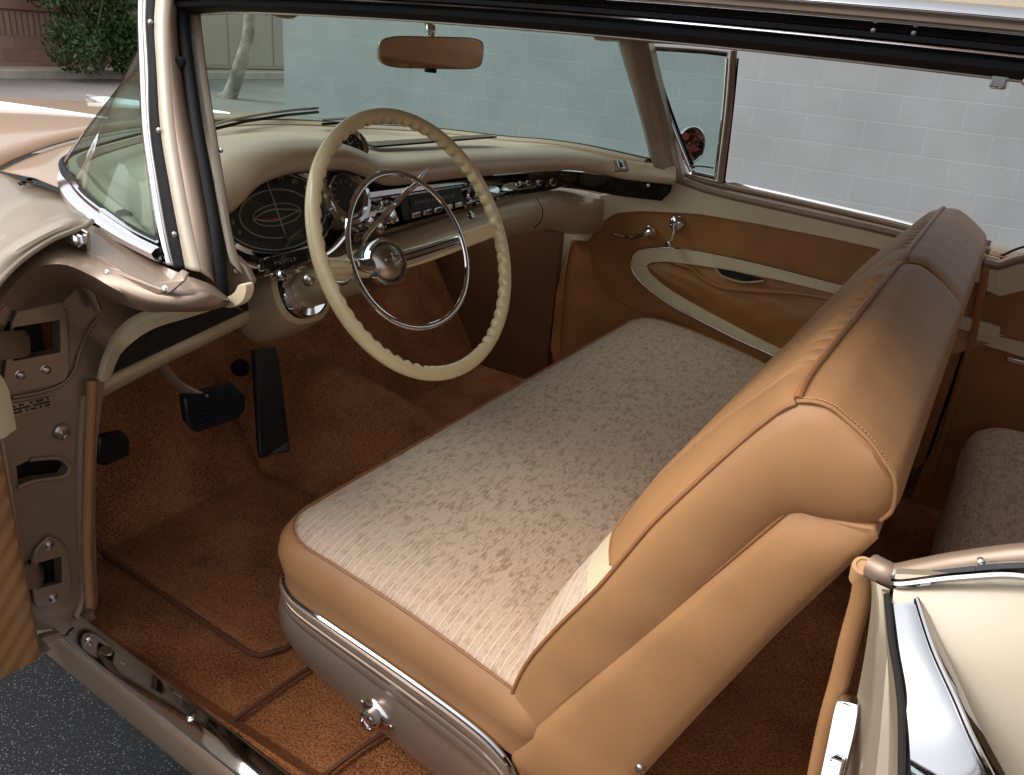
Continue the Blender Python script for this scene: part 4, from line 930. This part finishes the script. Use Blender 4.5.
# cushion: nested rounded-rectangle rings
X0, X1, Y0, Y1 = -.024, .490, .232, 1.655
def ring(d, zf, n=20, rf=.085, rr2=.05):
    x0, x1, y0, y1 = X0+d, X1-d, Y0+d, Y1-d
    rf = max(.006, rf-d*.35); rr2 = max(.006, rr2-d*.5); out = []
    def corner(cx, cy, r, a0):
        for k in range(n+1): a = R(a0+90*k/n); out.append((cx+r*math.cos(a), cy+r*math.sin(a)))
    corner(x1-rr2, y0+rr2, rr2, -90)
    m0 = len(out); 
    for k in range(1, 40): out.append((x1, y0+rr2+(y1-y0-2*rr2)*k/40))
    corner(x1-rr2, y1-rr2, rr2, 0)
    for k in range(1, 14): out.append((x1-rr2-(x1-x0-rf-rr2)*k/14, y1))
    corner(x0+rf, y1-rf, rf, 90)
    for k in range(1, 40): out.append((x0, y1-rf-(y1-y0-2*rf)*k/40))
    corner(x0+rf, y0+rf, rf, 180)
    for k in range(1, 14): out.append((x0+rf+(x1-x0-rf-rr2)*k/14, y0))
    return [Vector((x, y, zf(x, y))) for x, y in out]
def ztop(x, y=0): 
    t = (x-X0)/(X1-X0); return .612+.022*math.sin(min(1, t*1.25)*math.pi*.6)-.105*max(0, t-.05)**1.15+.010*max(0, (y-.9)/.7)
def zbot(x, y=0): return .528-.150*(x-.0)
rings = []
for d, f in ((.004, -.02), (.0, .004), (-.004, .03), (-.006, .45), (-.003, .68), (.004, .82), (.012, .90)):
    rings.append(ring(d, lambda x, y, f=f: (zbot(x)+(ztop(x)-zbot(x))*f if f > .1 else zbot(x)+f) if True else 0))
band = MB().grid(rings, cv=True).build('seat_side_band', 'leather', FS)
rt = [rings[-1]]
for d, dz in ((.017, -.0065), (.028, -.001), (.045, .005), (.075, .011), (.11, .015), (.16, .018), (.21, .019), (.245, .0195)):
    rt.append(ring(d, lambda x, y, dz=dz: ztop(x)+dz-.004))
cush = MB().grid(rt, cv=True); nr_ = len(rt[0]); cush.f.append(tuple(range(len(cush.v)-nr_, len(cush.v)))); cush.mi.append(0); cush.build('cushion', 'fabric', FS)
MB().tube([p+Vector((0, 0, .001)) for p in rings[-1]], .0022, 8, True).build('cushion_welt', 'welt', FS)

# backrests
PROF = [(.445, .43), (.418, .50), (.421, .536), (.437, .595), (.470, .665), (.514, .745), (.540, .800), (.565, .853), (.592, .900), (.618, .944), (.642, .983), (.664, 1.015), (.676, 1.026), (.690, 1.030), (.706, 1.029), (.722, 1.021), (.742, 1.009), (.758, .994), (.769, .982), (.774, .966), (.775, .950), (.769, .938), (.745, .925), (.718, .920), (.695, .915), (.66, .85), (.60, .72), (.53, .58), (.50, .5), (.47, .44)]
IF = 12    # piping index
ip = 12
from math import sin, cos, pi
def prof_at(y, y0, y1, pleat=0):
    t = (y-y0)/(y1-y0); e = min(y-y0, y1-y); m = min(1, e/.09); m = m*(2-m); m2 = min(1, e/.035); m2 = m2*(2-m2)
    out = []
    for i, (x, z) in enumerate(PROF):
        fb = 0
        if 1 <= i <= 12: fb = .034*m*math.sin(pi*min(1, (i-.2)/12.0))**.7
        tz = .006*m2 if 11 <= i <= 18 else 0
        rx_ = .004*m2 if 17 <= i <= 21 else 0
        x2 = x-fb*.9+rx_; z2 = z+fb*.35+tz
        if pleat and 6 <= i <= 11:
            g = abs(sin(pi*(y-.28)/.043)); w = 1 if m >= .99 else 0
            x2 += .017*(1-g**.6)*w; z2 -= .009*(1-g**.6)*w
        out.append(Vector((x2, y, z2)))
    return out
def backrest(y0, y1, far):
    ys = [y0, y0+.002, y0+.008, y0+.016, y0+.027, y0+.04, y0+.06, y0+.09]
    k = int((y1-y0-.18)/.0036); ys += [y0+.09+(y1-y0-.18)*(i+1)/k for i in range(k-1)]
    ys += [y1-.09, y1-.06, y1-.04, y1-.027, y1-.016, y1-.008, y1-.002, y1]
    def dense(rw):   # resample each profile smoothly
        return cat(rw, 3)
    S_ = [prof_at(y, y0, y1, 1) for y in ys]
    # main body (sides, roll, underside): from piping back round
    rows = [cat(s_[ip:], 3) for s_ in S_]
    body = MB().grid(rows)
    # end caps
    def cap(side, yo):
        sp0 = prof_at(side, y0, y1); F_ = resamp(cat(sp0[:18], 4), 34); K_ = resamp(cat((sp0[17:]+[sp0[0]])[::-1], 4), 34)
        rows_ = []
        for a_, (p, q) in enumerate(zip(F_, K_)):
            t = a_/33; h = (.008+.016*t*t)*min(1, (1-t)*6)**.5*min(1, t*8+.2)
            rows_.append([p.lerp(q, u/12)+Vector((0, yo*h*math.sin(pi*u/12)**.55, 0)) for u in range(13)])
        body.grid(rows_)
    cap(y0, -1); cap(y1, 1)
    B_ = body.build('backrest', 'leather', FS)
    fr = [cat(s_[0:ip+1], 8) for s_ in S_]
    MB().grid([r_[44:] for r_ in fr]).build('pleated_panel', 'leather', B_)
    MB().grid([r_[38:45] for r_ in fr]).build('accent_band', 'cream', B_)
    MB().grid([r_[:39] for r_ in fr]).build('lower_fabric', 'fabric', B_)
    MB().tube([r_[44]+Vector((-.001, 0, 0)) for r_ in fr[2:-2]], .0016, 6).build('band_welt', 'leather', B_)
    MB().tube([s_[ip]+Vector((-.0, 0, .002)) for s_ in S_[1:-1]], .0038, 8).build('piping', 'welt', B_)
    b = MB(); k = 0
    while .28+.043*k < y1-.09:
        yy = .28+.043*k; k += 1
        if yy < y0+.085: continue
        q = cat(prof_at(yy, y0, y1, 1)[7:ip+1], 4)
        b.tube([v+Vector((-.0006, 0, .0006)) for v in q], .0011, 5)
    b.build('pleat_seam_shade', 'bind', B_)  # seam lines coloured dark to paint the shade in the pleat grooves
    return B_
bk1 = backrest(.243, .922, 0); bk2 = backrest(.938, 1.61, 1)
bk1['label'] = 'driver backrest half with pleated front nearest the sill'; bk2['label'] = 'passenger backrest half on the far side'
# side piping along the front edge and double stitched arc over the roll
p0 = prof_at(.243, .243, .922)
MB().tube([p+Vector((0, -.001, 0)) for p in cat(p0[1:ip+1], 4)], .0028, 8).build('side_piping', 'welt', bk1)
MB().tube([p+Vector((0, -.001, .0015)) for p in cat(p0[ip:22], 4)], .0022, 8).build('roll_seam', 'leather', bk1)
arc = cat(p0[ip:22], 12); b = MB(); ln = 0; 
for i in range(len(arc)-1):
    if i % 2 == 0: b.tube([arc[i]+Vector((0, .004, .0032)), arc[i+1]+Vector((0, .004, .0032))], .0009, 5)
b.build('stitching', 'thread', bk1)
# chrome top-stitch accents and back shell (slab behind lower half)
slab = [(.697, .925), (.58, .718), (.461, .507), (.432, .448), (.436, .425), (.47, .39), (.53, .37), (.56, .40), (.601, .506), (.652, .64), (.712, .79), (.772, .926), (.766, .934), (.745, .930), (.718, .926)]
for (ya, yb, lab) in ((.229, .925, 'tan back shell of the driver backrest'), (.935, 1.62, 'tan back shell of the passenger backrest')):
    so_ = [slab[0]]+slab[1:]
    m_ = MB().plate([(x, ya+.007, z) for x, z in slab], (0, yb-ya-.007, 0))
    F_ = resamp([(x, ya+.0068, z) for x, z in ((.697, .925), (.58, .718), (.461, .507), (.432, .448), (.436, .425))], 40)
    K_ = resamp([(x, ya+.0068, z) for x, z in ((.772, .926), (.712, .79), (.652, .64), (.601, .506), (.56, .40))], 40)
    for sg, yy in ((-1, ya+.0068), (1, yb+.0002)):
        m_.grid([[Vector(((p.lerp(q, u/14)).x, yy, (p.lerp(q, u/14)).z))+Vector((0, sg*.013*sin(pi*u/14)**.42*min(1, (a_+.0)/39*14)**.5*min(1, (39-a_)/39*14)**.5, 0)) for u in range(15)] for a_, (p, q) in enumerate(zip(F_, K_))])
    s1 = m_.build('back_shell', 'leather', FS, label=lab, bevel=.003, seg=2)
    if ya < .3: MB().tube([(x-.0015, ya+.009, z+.0012) for x, z in cat([(q[0], 0, q[1]) for q in slab[:4]], 6) for x, z in [(x, z)]] if 0 else [Vector((p.x-.002, ya+.008, p.z+.001)) for p in cat([(q[0], 0, q[1]) for q in slab[:4]], 6)], .0024, 8).build('shell_seam', 'welt', s1)
    if ya < .3: screw(s1, (0.604,0.229,0.539), (0, -1, 0), .0055)
# upper roll underside fill between roll and shell is closed by the backrest profile

# ================================================================== PASSENGER DOOR
DYp = 1.70
door_o = [(-0.275,1.7,0.766),(-0.233,1.7,0.828),(-0.19,1.7,0.893),(-0.09,1.7,0.932),(-0.003,1.7,0.984),(0.078,1.7,0.981),(0.347,1.7,0.965),(0.601,1.7,0.949),(0.812,1.7,0.928)]
door_o = door_o+[(.80, 1.70, .40), (.78, 1.70, .36), (-.30, 1.70, .36), (-.318, 1.70, .40), (-.318, 1.70, .60), (-.285, 1.70, .74)]
PD = MB().plate(door_o, (0, .05, 0)).build('passenger_door', 'leather2', CAR, bevel=.003)
b = MB(); b.plate([(-.30, 1.752, .30), (.80, 1.752, .30), (.78, 1.752, .90), (-.02, 1.752, .93), (-.30, 1.752, .9)], (0, .07, 0)); b.build('door_shell', 'paint_out', PD)
def raised(name, px3, m, h=.008, bev=.003, par=None, label=None, flip=False):
    o = MB().plate(px3, (0, -h, 0)).build(name, m, par or PD, bevel=bev, label=label, seg=3); return o
# cream upper panel
raised('upper_panel', [(-0.277,1.699,0.76),(-0.262,1.699,0.802),(-0.231,1.699,0.864),(-0.205,1.699,0.908),(-0.09,1.699,0.938),(-0.017,1.699,0.95),(0.02,1.699,0.988),(0.243,1.699,0.971),(0.423,1.699,0.961),(0.602,1.699,0.946),(0.812,1.699,0.928),(0.832,1.699,0.856),(0.58,1.699,0.898),(0.436,1.699,0.903),(0.257,1.699,0.905),(0.092,1.699,0.903),(-0.082,1.699,0.881),(-0.15,1.699,0.863),(-0.194,1.699,0.829),(-0.22,1.699,0.783),(-0.231,1.699,0.766)], 'cream', .009, .003)
# belt moulding (painted) and bright window strip
tubeo('belt_moulding', [(-0.012,1.69,0.989),(0.035,1.69,0.983),(0.111,1.69,0.971),(0.247,1.69,0.962),(0.426,1.69,0.953),(0.581,1.69,0.944),(0.782,1.69,0.923)], .0115, 'paint', PD, 16, flat=.9)
tubeo('belt_moulding', [(-0.008,1.705,1.002),(0.045,1.705,0.994),(0.119,1.705,0.987),(0.292,1.705,0.978),(0.468,1.705,0.968),(0.599,1.705,0.957),(0.788,1.705,0.938)], .008, 'paint', PD, 12)
tubeo('window_strip', [(0.12,1.715,0.996),(0.288,1.715,0.987),(0.464,1.715,0.976),(0.583,1.715,0.968),(0.774,1.715,0.948)], .0045, 'chrome', PD, 10)
tubeo('window_seal', [(0.123,1.71,0.99),(0.29,1.71,0.98),(0.466,1.71,0.972),(0.585,1.71,0.964),(0.775,1.71,0.944)], .003, 'black', PD, 8)
# cream loop band round the armrest scoop
OUT = [(-0.083,1.698,0.733),(-0.081,1.698,0.757),(-0.062,1.698,0.776),(-0.021,1.698,0.79),(0.081,1.698,0.804),(0.195,1.698,0.807),(0.331,1.698,0.803),(0.461,1.698,0.796),(0.631,1.698,0.79),(0.855,1.698,0.776)]
INN = [(-0.033,1.698,0.732),(-0.031,1.698,0.738),(-0.017,1.698,0.747),(0.024,1.698,0.758),(0.117,1.698,0.766),(0.216,1.698,0.77),(0.338,1.698,0.772),(0.467,1.698,0.768),(0.638,1.698,0.76),(0.865,1.698,0.741)]
OUT2 = [(-0.083,1.698,0.733),(-0.07,1.698,0.706),(-0.041,1.698,0.682),(0.003,1.698,0.659),(0.069,1.698,0.633),(0.144,1.698,0.615),(0.251,1.698,0.589),(0.353,1.698,0.569),(0.575,1.698,0.524)]
INN2 = [(-0.033,1.698,0.732),(-0.021,1.698,0.717),(0.01,1.698,0.697),(0.049,1.698,0.679),(0.113,1.698,0.658),(0.181,1.698,0.639),(0.266,1.698,0.616),(0.353,1.698,0.595),(0.568,1.698,0.551)]
raised('trim_loop', OUT+INN[::-1], 'cream', .010, .002); raised('trim_loop', OUT2+INN2[::-1], 'cream', .010, .002)
lo = cat(OUT2[::-1]+OUT[1:], 4); MB().tube([p+Vector((0, -.010, 0)) for p in lo], .0016, 8).build('loop_bead', 'darkchrome', PD)
# scoop interior surface: hollow towards the pull cup
a = cat(INN, 5); c = cat(INN2+[INN2[-1]], 5); n_ = min(len(a), len(c)); gr = []
for i in range(n_):
    p, q = a[i], c[i]; row = []
    for k in range(13):
        t = k/12; s = sin(pi*t); u_ = (i/n_); wv = .0022*sin(u_*60+t*9)*s+.002*sin(u_*23-t*14)*s
        row.append(p.lerp(q, t)+Vector((0, -.004-.020*s*min(1, u_*3)+.010*math.exp(-((t-.12)/.12)**2-((u_-.55)/.25)**2)+wv, 0)))
    gr.append(row)
MB().grid(gr).build('armrest_panel', 'leather2', PD)
tubeo('armrest_roll', [(0.028,1.688,0.758),(0.096,1.682,0.756),(0.145,1.676,0.734),(0.205,1.672,0.725),(0.298,1.672,0.738),(0.4,1.676,0.752),(0.523,1.68,0.756)], [.002+.005*sin(pi*i/36) for i in range(37)], 'leather2', PD, 10)
b = MB(); b.plate([(0.169,1.686,0.771),(0.219,1.686,0.773),(0.294,1.686,0.767),(0.288,1.686,0.755),(0.237,1.686,0.752),(0.186,1.686,0.757)], (0, -.004, 0)); b.build('pull_cup', 'shade', PD, bevel=.001)
tubeo('pull_cup_rim', [(0.164,1.682,0.773),(0.188,1.68,0.754),(0.245,1.68,0.749),(0.301,1.682,0.764)], .003, 'colpaint', PD, 8)
# pleat lines lower front of door
for q in ([(-0.223,1.698,0.756),(-0.209,1.698,0.707),(-0.176,1.698,0.659),(-0.121,1.698,0.616),(-0.036,1.698,0.592),(0.092,1.698,0.569)], [(-0.284,1.699,0.759),(-0.293,1.699,0.665),(-0.291,1.699,0.537),(-0.283,1.699,0.406)]):
    tubeo('panel_seam', q, .0022, 'welt', PD, 6)
# inner door handle
hb = Vector((-0.039,1.69,0.83))
MB().lathe([(.018, 0), (.018, .003), (.013, .008), (.010, .020), (.007, .024), (0, .026)], hb, (0, -1, 0), 24).build('handle_base', 'chrome', PD)
MB().tube(cat([(-0.025,1.666,0.839),(-0.046,1.664,0.824),(-0.074,1.664,0.811),(-0.11,1.664,0.806),(-0.149,1.664,0.811)], 5), [.006, .0065, .007, .0075, .008, .008, .008, .008, .0075, .007, .007, .007, .007, .0065, .006, .006, .0055, .005, .0045, .004, .003], 10, flat=1.3).build('door_handle', 'chrome', PD)
# window crank
kb_ = Vector((0.035,1.69,0.869))
MB().lathe([(.021, 0), (.021, .004), (.016, .010), (.008, .013), (.008, .02), (0, .021)], kb_, (0, -1, 0), 24).build('crank_base', 'chrome', PD)
CK = MB().tube(cat([kb_+Vector((0, -.018, 0)), kb_+Vector((.002, -.020, -.02)), kb_+Vector((-.001, -.022, -.05))], 5), [.0075, .007, .0065, .006, .0055, .005, .005, .005, .005, .005, .005], 10, flat=.7).build('window_crank', 'chrome', PD)
MB().lathe([(.005, 0), (.009, .006), (.010, .014), (.007, .022), (0, .024)], kb_+Vector((-.001, -.024, -.052)), (0, -1, 0), 16).build('crank_knob', 'chrome', CK)

# ---------------- passenger side pillar, vent window
a = cat([(-0.167,1.585,1.339),(-0.157,1.59,1.312),(-0.127,1.61,1.236),(-0.091,1.63,1.148),(-0.066,1.645,1.08),(-0.049,1.65,1.035),(-0.037,1.655,0.999),(-0.03,1.66,0.979)], 4)
c = cat([(-0.102,1.605,1.344),(-0.085,1.61,1.309),(-0.059,1.63,1.23),(-0.025,1.65,1.145),(-0.001,1.67,1.074),(0.012,1.675,1.036),(0.03,1.68,1.002),(0.037,1.685,0.987)], 4)
MB().grid([[p+Vector((-.03, .05, 0)), p, p.lerp(q, .3)+Vector((.006, -.01, 0)), p.lerp(q, .7)+Vector((.008, -.008, 0)), q, q+Vector((0, .04, 0))] for p, q in zip(a, c)]).build('windshield_pillar', 'paint', CAR, label='painted passenger side windshield pillar')
VW = [(-0.105,1.66,1.304),(0.033,1.66,1.307),(0.105,1.66,1.306),(0.114,1.68,1.175),(0.118,1.7,1.003),(0.05,1.7,1.008),(-0.01,1.685,1.11),(-0.063,1.67,1.21)]
vf = MB().tube([Vector(p) for p in cat([VW[0], VW[7], VW[6], VW[5]], 4)], .0065, 10, flat=.8).build('vent_window', 'chrome', CAR)
tubeo('vent_frame', [VW[0], VW[1], VW[2]], .006, 'darkchrome', vf, 8)
tubeo('vent_frame', [VW[5], VW[4]], .006, 'chrome', vf, 8, 2)
tubeo('vent_seal', [(-0.096,1.665,1.285),(-0.056,1.672,1.211),(-0.003,1.687,1.111),(0.054,1.7,1.019)], .004, 'black', vf, 8)
tubeo('division_bar', [(0.12,1.655,1.316),(0.127,1.68,1.176),(0.131,1.7,0.994)], .009, 'paint', vf, 10, flat=.7)
tubeo('division_chrome', [(0.108,1.65,1.297),(0.113,1.675,1.175),(0.118,1.695,0.998)], .004, 'chrome', vf, 8)
tubeo('division_chrome', [(0.132,1.66,1.299),(0.135,1.685,1.177),(0.141,1.705,0.99)], .0025, 'black', vf, 8)
MB().add(VW, [tuple(range(8))]).build('vent_glass', 'glass', vf, smooth=False)
# round outside mirror beyond the vent glass
mcn = Vector((-0.041,1.92,1.053)); mn = (Vector((.95, -.55, .05))).normalized()
OM = MB().lathe([(0, -.035), (.03, -.03), (.048, -.016), (.054, -.003), (.054, .002), (.051, .003), (.049, .0015)], mcn, mn, 32).build('door_mirror', 'chrome', CAR, label='round chrome outside mirror beyond the passenger vent window')
MB().lathe([(.0495, .0015), (0, .0015)], mcn, mn, 32).build('mirror_glass', 'mirror', OM)
md = (mcn-Vector((.786, -.471, 1.309))).normalized(); mr_ = md-2*md.dot(mn)*mn
HC = mcn+mr_*5
rsh = bpy.data.objects.new('shrub', None); COL.objects.link(rsh); rsh.location = (0, 0, 0)  # unseen shrub, added only to give the door mirror a reflection
tag(rsh, 'dark red leaved shrub behind the car, added out of view for the round door mirror to reflect', 'shrub')
MB().tube([(HC.x, HC.y, -.02), (HC.x+.05, HC.y, .5), (HC.x, HC.y+.05, 1.2)], [.05, .04, .02], 8).build('stem', 'bark', rsh)
leaf_cloud(9000, [((HC.x, HC.y, 1.3), 1.0), ((HC.x+.3, HC.y-.9, 1.0), .9), ((HC.x+.1, HC.y+.9, 1.1), .9)], .06, rr).build('foliage', ['redleaf'], rsh, smooth=False)
tubeo('mirror_arm', [mcn-mn*.02+Vector((0, 0, -.045)), mcn+Vector((.02, -.02, -.07)), mcn+Vector((.03, -.06, -.12))], .006, 'chrome', OM, 10)
tubeo('vent_latch', [(0.045,1.69,1.024),(0.078,1.69,1.029),(0.111,1.69,1.029)], .003, 'chrome', vf, 8)

# ---------------- far rear quarter trim
q3 = lambda L: L
QT = bpy.data.objects.new('q', None); bpy.data.objects.remove(QT)
RQ = MB().plate([(.79, 1.70, .25), (1.70, 1.70, .25), (1.70, 1.70, .95), (.80, 1.70, .93)], (0, .05, 0)).build('rear_quarter_trim', 'leather2', CAR)
tubeo('belt_moulding', [(0.783,1.69,0.914),(0.795,1.69,0.914),(0.816,1.69,0.914),(0.857,1.69,0.939)]+[(.95, 1.69, .966), (1.1, 1.69, .975), (1.70, 1.69, .98)], .012, 'paint', RQ, 14)
raised('upper_panel', [(0.791,1.699,0.9),(0.861,1.699,0.926)]+[(1.70, 1.699, .965), (1.70, 1.699, .89)]+[(0.878,1.699,0.866),(0.836,1.699,0.842),(0.805,1.699,0.85)], 'cream', .008, .002, RQ)
raised('trim_band', [(0.813,1.699,0.76),(0.861,1.699,0.754),(0.914,1.699,0.745)]+[(1.70, 1.699, .74), (1.70, 1.699, .70)]+[(0.923,1.699,0.713),(0.871,1.699,0.719),(0.819,1.699,0.723)], 'cream', .008, .002, RQ)
tubeo('band_bead', [(0.812,1.69,0.764),(0.86,1.69,0.759),(0.912,1.69,0.75)]+[(1.70, 1.69, .742)], .002, 'chrome', RQ, 6)
b = MB(); b.box(Vector((0.912,1.69,0.702)), (.022, .006, .006)); b.build('ash_receiver', 'chrome', RQ, bevel=.002)
tubeo('windlace', [(0.787,1.69,0.915),(0.797,1.69,0.85),(0.807,1.69,0.753),(0.811,1.69,0.624),(0.816,1.69,0.489),(0.817,1.69,0.345)], .009, 'leather2', CAR, 10, label='dark tan windlace at the far rear of the passenger door')
b = MB(); b.plate([(0.762,1.72,0.962),(0.785,1.72,0.961),(0.784,1.72,0.933),(0.776,1.72,0.931)], (0, -.01, 0)); b.build('lock_pillar_cap', 'chrome', RQ, bevel=.001)
tubeo('quarter_seal', [(0.782,1.72,0.927),(0.811,1.72,0.929),(0.851,1.72,0.958)]+[(.93, 1.72, .985), (1.05, 1.72, .995), (1.7, 1.72, 1.0)], .003, 'black', RQ, 6)

# ---------------- rear seat
def rear_cushion():
    XX0, XX1, YY0, YY1 = .86, 1.36, .30, 1.60
    lev = []
    for d, z in ((.0, .30), (0, .45), (-.004, .50), (.0, .535), (.010, .560), (.028, .577), (.06, .588), (.11, .594), (.2, .597)):
        r_ = max(.01, .07-d*.3); o = []
        for (cx, cy, a0) in ((XX1-d-r_, YY0+d+r_, -90), (XX1-d-r_, YY1-d-r_, 0), (XX0+d+r_, YY1-d-r_, 90), (XX0+d+r_, YY0+d+r_, 180)):
            for k in range(9): a = R(a0+90*k/8); o.append((cx+r_*cos(a), cy+r_*sin(a), z))
        lev.append(o)
    m_ = MB().grid(lev, cv=True); m_.add(lev[-1], [tuple(range(len(lev[-1])))]); return m_
RS = rear_cushion().build('rear_seat', 'fabric', CAR)
b = MB(); b.box((1.50, .95, .72), (.12, .66, .26), Matrix.Rotation(R(14), 3, 'Y')); b.build('rear_backrest', 'leather', RS, bevel=.06, seg=4)
b = MB(); b.box(Vector((0.83,59.253,-20.291)), (.008, .02, .004)); b.build('seat_bracket', 'steel', CAR)

# ================================================================== NEAR QUARTER (bottom right)
# outer skin, faces -Y
QX = [(0.801,0.085,0.975),(0.83,0.085,0.994),(0.864,0.085,1.011),(0.9,0.085,1.029)]
rows = []
for i in range(34):
    x = .792+i*.04; zt = .962+.40*min(.11, x-.792); rows.append([(x, .135, zt-.02), (x, .132, zt), (x, .12, zt+.002), (x+.003, .105, zt-.008), (x+.012, .075, zt-.045), (x+.022, .045, zt-.085), (x+.035, .012, zt-.15), (x+.045, -.026, zt-.21), (x+.05, -.052, zt-.28), (x+.06, -.06, zt-.42), (x+.07, .0, zt-.62)])
QP = MB().grid(rows).build('rear_quarter_panel', 'paint_out', CAR)
# belt ledge
tubeo('belt_moulding', [(0.775,0.155,0.943),(0.785,0.15,0.944),(0.793,0.15,0.944),(0.808,0.15,0.955),(0.831,0.15,0.972),(0.867,0.15,0.995)]+[(.90, .15, 1.010), (.95, .15, 1.016), (1.05, .15, 1.018), (2.1, .15, 1.018)], .0105, 'paint', QP, 14)
tubeo('window_channel', [(0.793,0.13,0.95),(0.815,0.13,0.965),(0.867,0.13,0.996)]+[(.90, .13, 1.002), (.95, .13, 1.009), (1.05, .13, 1.011), (2.1, .13, 1.011)], .006, 'glossblack', QP, 8)
tubeo('window_strip', [(0.792,0.112,0.961),(0.8,0.11,0.965),(0.831,0.11,0.985),(0.866,0.11,1.002)]+[(.90, .11, .998), (.95, .11, 1.006), (1.05, .11, 1.008), (2.1, .11, 1.008)], .0035, 'chrome', QP, 8)
tubeo('window_strip', [(0.791,0.14,0.952),(0.808,0.14,0.96),(0.867,0.14,0.995)]+[(.90, .14, 1.008), (.95, .14, 1.014), (1.05, .14, 1.016), (2.1, .14, 1.016)], .002, 'chrome', QP, 8)
b = MB(); b.box(Vector((0.859,0.125,0.989)), (.02, .01, .004)); b.build('quarter_glass_edge', 'clear', QP)
screw(QP, (0.843,0.142,0.986), (0, -.4, 1), .003)
# chrome sweep on the skin
ca = [(0.792,0.112,0.95),(0.804,0.075,0.939),(0.817,0.042,0.926),(0.826,0.01,0.914),(0.84,-0.065,0.896)]
cc_ = [(0.81,0.112,0.961),(0.827,0.075,0.951),(0.846,0.042,0.943),(0.863,0.01,0.937),(0.896,-0.065,0.941)]
a, c = cat(ca, 5), cat(cc_, 5)
MB().grid([[p+Vector((0, .01, 0)), p+Vector((0, -.001, 0)), p.lerp(q, .1)+Vector((0, -.013, 0)), p.lerp(q, .5)+Vector((0, -.015, 0)), p.lerp(q, .9)+Vector((0, -.013, 0)), q+Vector((0, -.006, 0)), q+Vector((0, .01, 0))] for p, q in zip(a, c)]).build('sweep_moulding', 'chrome', QP)
MB().tube([p+Vector((0, -.011, 0)) for p in c], .0022, 8).build('sweep_edge', 'chrome', QP)
# front jamb of the quarter: painted channel + windlace + striker
j0 = [(0.775,0.165,0.93),(0.782,0.165,0.907),(0.789,0.165,0.858),(0.794,0.165,0.806),(0.799,0.165,0.75),(0.816,0.165,0.606)]
j1 = [(0.783,0.13,0.946),(0.791,0.12,0.93),(0.798,0.11,0.902),(0.806,0.105,0.861),(0.812,0.1,0.816),(0.829,0.09,0.702)]
j2 = [(0.789,0.12,0.948),(0.799,0.1,0.929),(0.808,0.085,0.906),(0.817,0.07,0.876),(0.828,0.06,0.833),(0.845,0.05,0.761)]
j3 = [(0.792,0.106,0.954),(0.803,0.068,0.944),(0.816,0.035,0.931),(0.825,0.008,0.915),(0.84,-0.07,0.894)]
q_ = [resamp(cat(j, 5), 30) for j in (j0, j1, j2, j3)]
gr = []
for p0_, p1_, p2_, p3_ in zip(*q_):
    gr.append([p0_, p0_.lerp(p1_, .4)+Vector((.006, 0, 0)), p1_+Vector((-.004, 0, 0)), p1_.lerp(p2_, .3)+Vector((-.003, 0, 0)), p1_.lerp(p2_, .6)+Vector((.006, 0, 0)), p2_+Vector((-.002, 0, 0)), p2_.lerp(p3_, .6)+Vector((-.004, 0, 0)), p3_])
jamb = MB().grid(gr).build('lock_jamb', 'paint_out', QP)
MB().tube([p+Vector((-.001, -.002, 0)) for p in cat(j3, 5)], .0025, 8).build('jamb_gap', 'shade', jamb)
WLc = [(0.771,0.175,0.92),(0.774,0.175,0.896),(0.775,0.175,0.855),(0.777,0.175,0.811),(0.778,0.175,0.765),(0.781,0.175,0.717),(0.785,0.175,0.668)]
wn = MB().tube(cat(WLc, 5), .0085, 14).build('windlace', 'leather', CAR, label='tan windlace at the front of the near rear quarter')
tpv = Vector((0.769,0.172,0.929)); MB().lathe([(.009, -.018), (.0095, 0), (.0088, .0035), (.0062, .0038), (.0060, .0025), (0, .0025)], tpv, (.0, -.45, .9), 24).build('windlace_cap', 'thread', wn)
st1 = cat([(0.782,0.165,0.801),(0.785,0.166,0.806),(0.796,0.165,0.81),(0.799,0.163,0.808),(0.802,0.15,0.789),(0.804,0.13,0.756),(0.806,0.114,0.731),(0.79,0.114,0.719),(0.788,0.13,0.745),(0.785,0.148,0.774)], 3, True)
SK = MB().plate(st1, (-.002, -.012, 0)).build('striker_plate', 'chrome', QP, bevel=.003, seg=3)
b = MB(); b.plate([(0.79,0.13,0.773),(0.8,0.128,0.775),(0.803,0.108,0.747),(0.794,0.108,0.74)], (-.002, -.008, 0)); b.build('striker_block', 'chrome', SK, bevel=.002)
# inner body wall behind, between jamb and floor
b = MB(); b.box((1.25, .19, .62), (.43, .015, .32)); b.build('near_quarter_trim', 'leather2', CAR, bevel=.005)
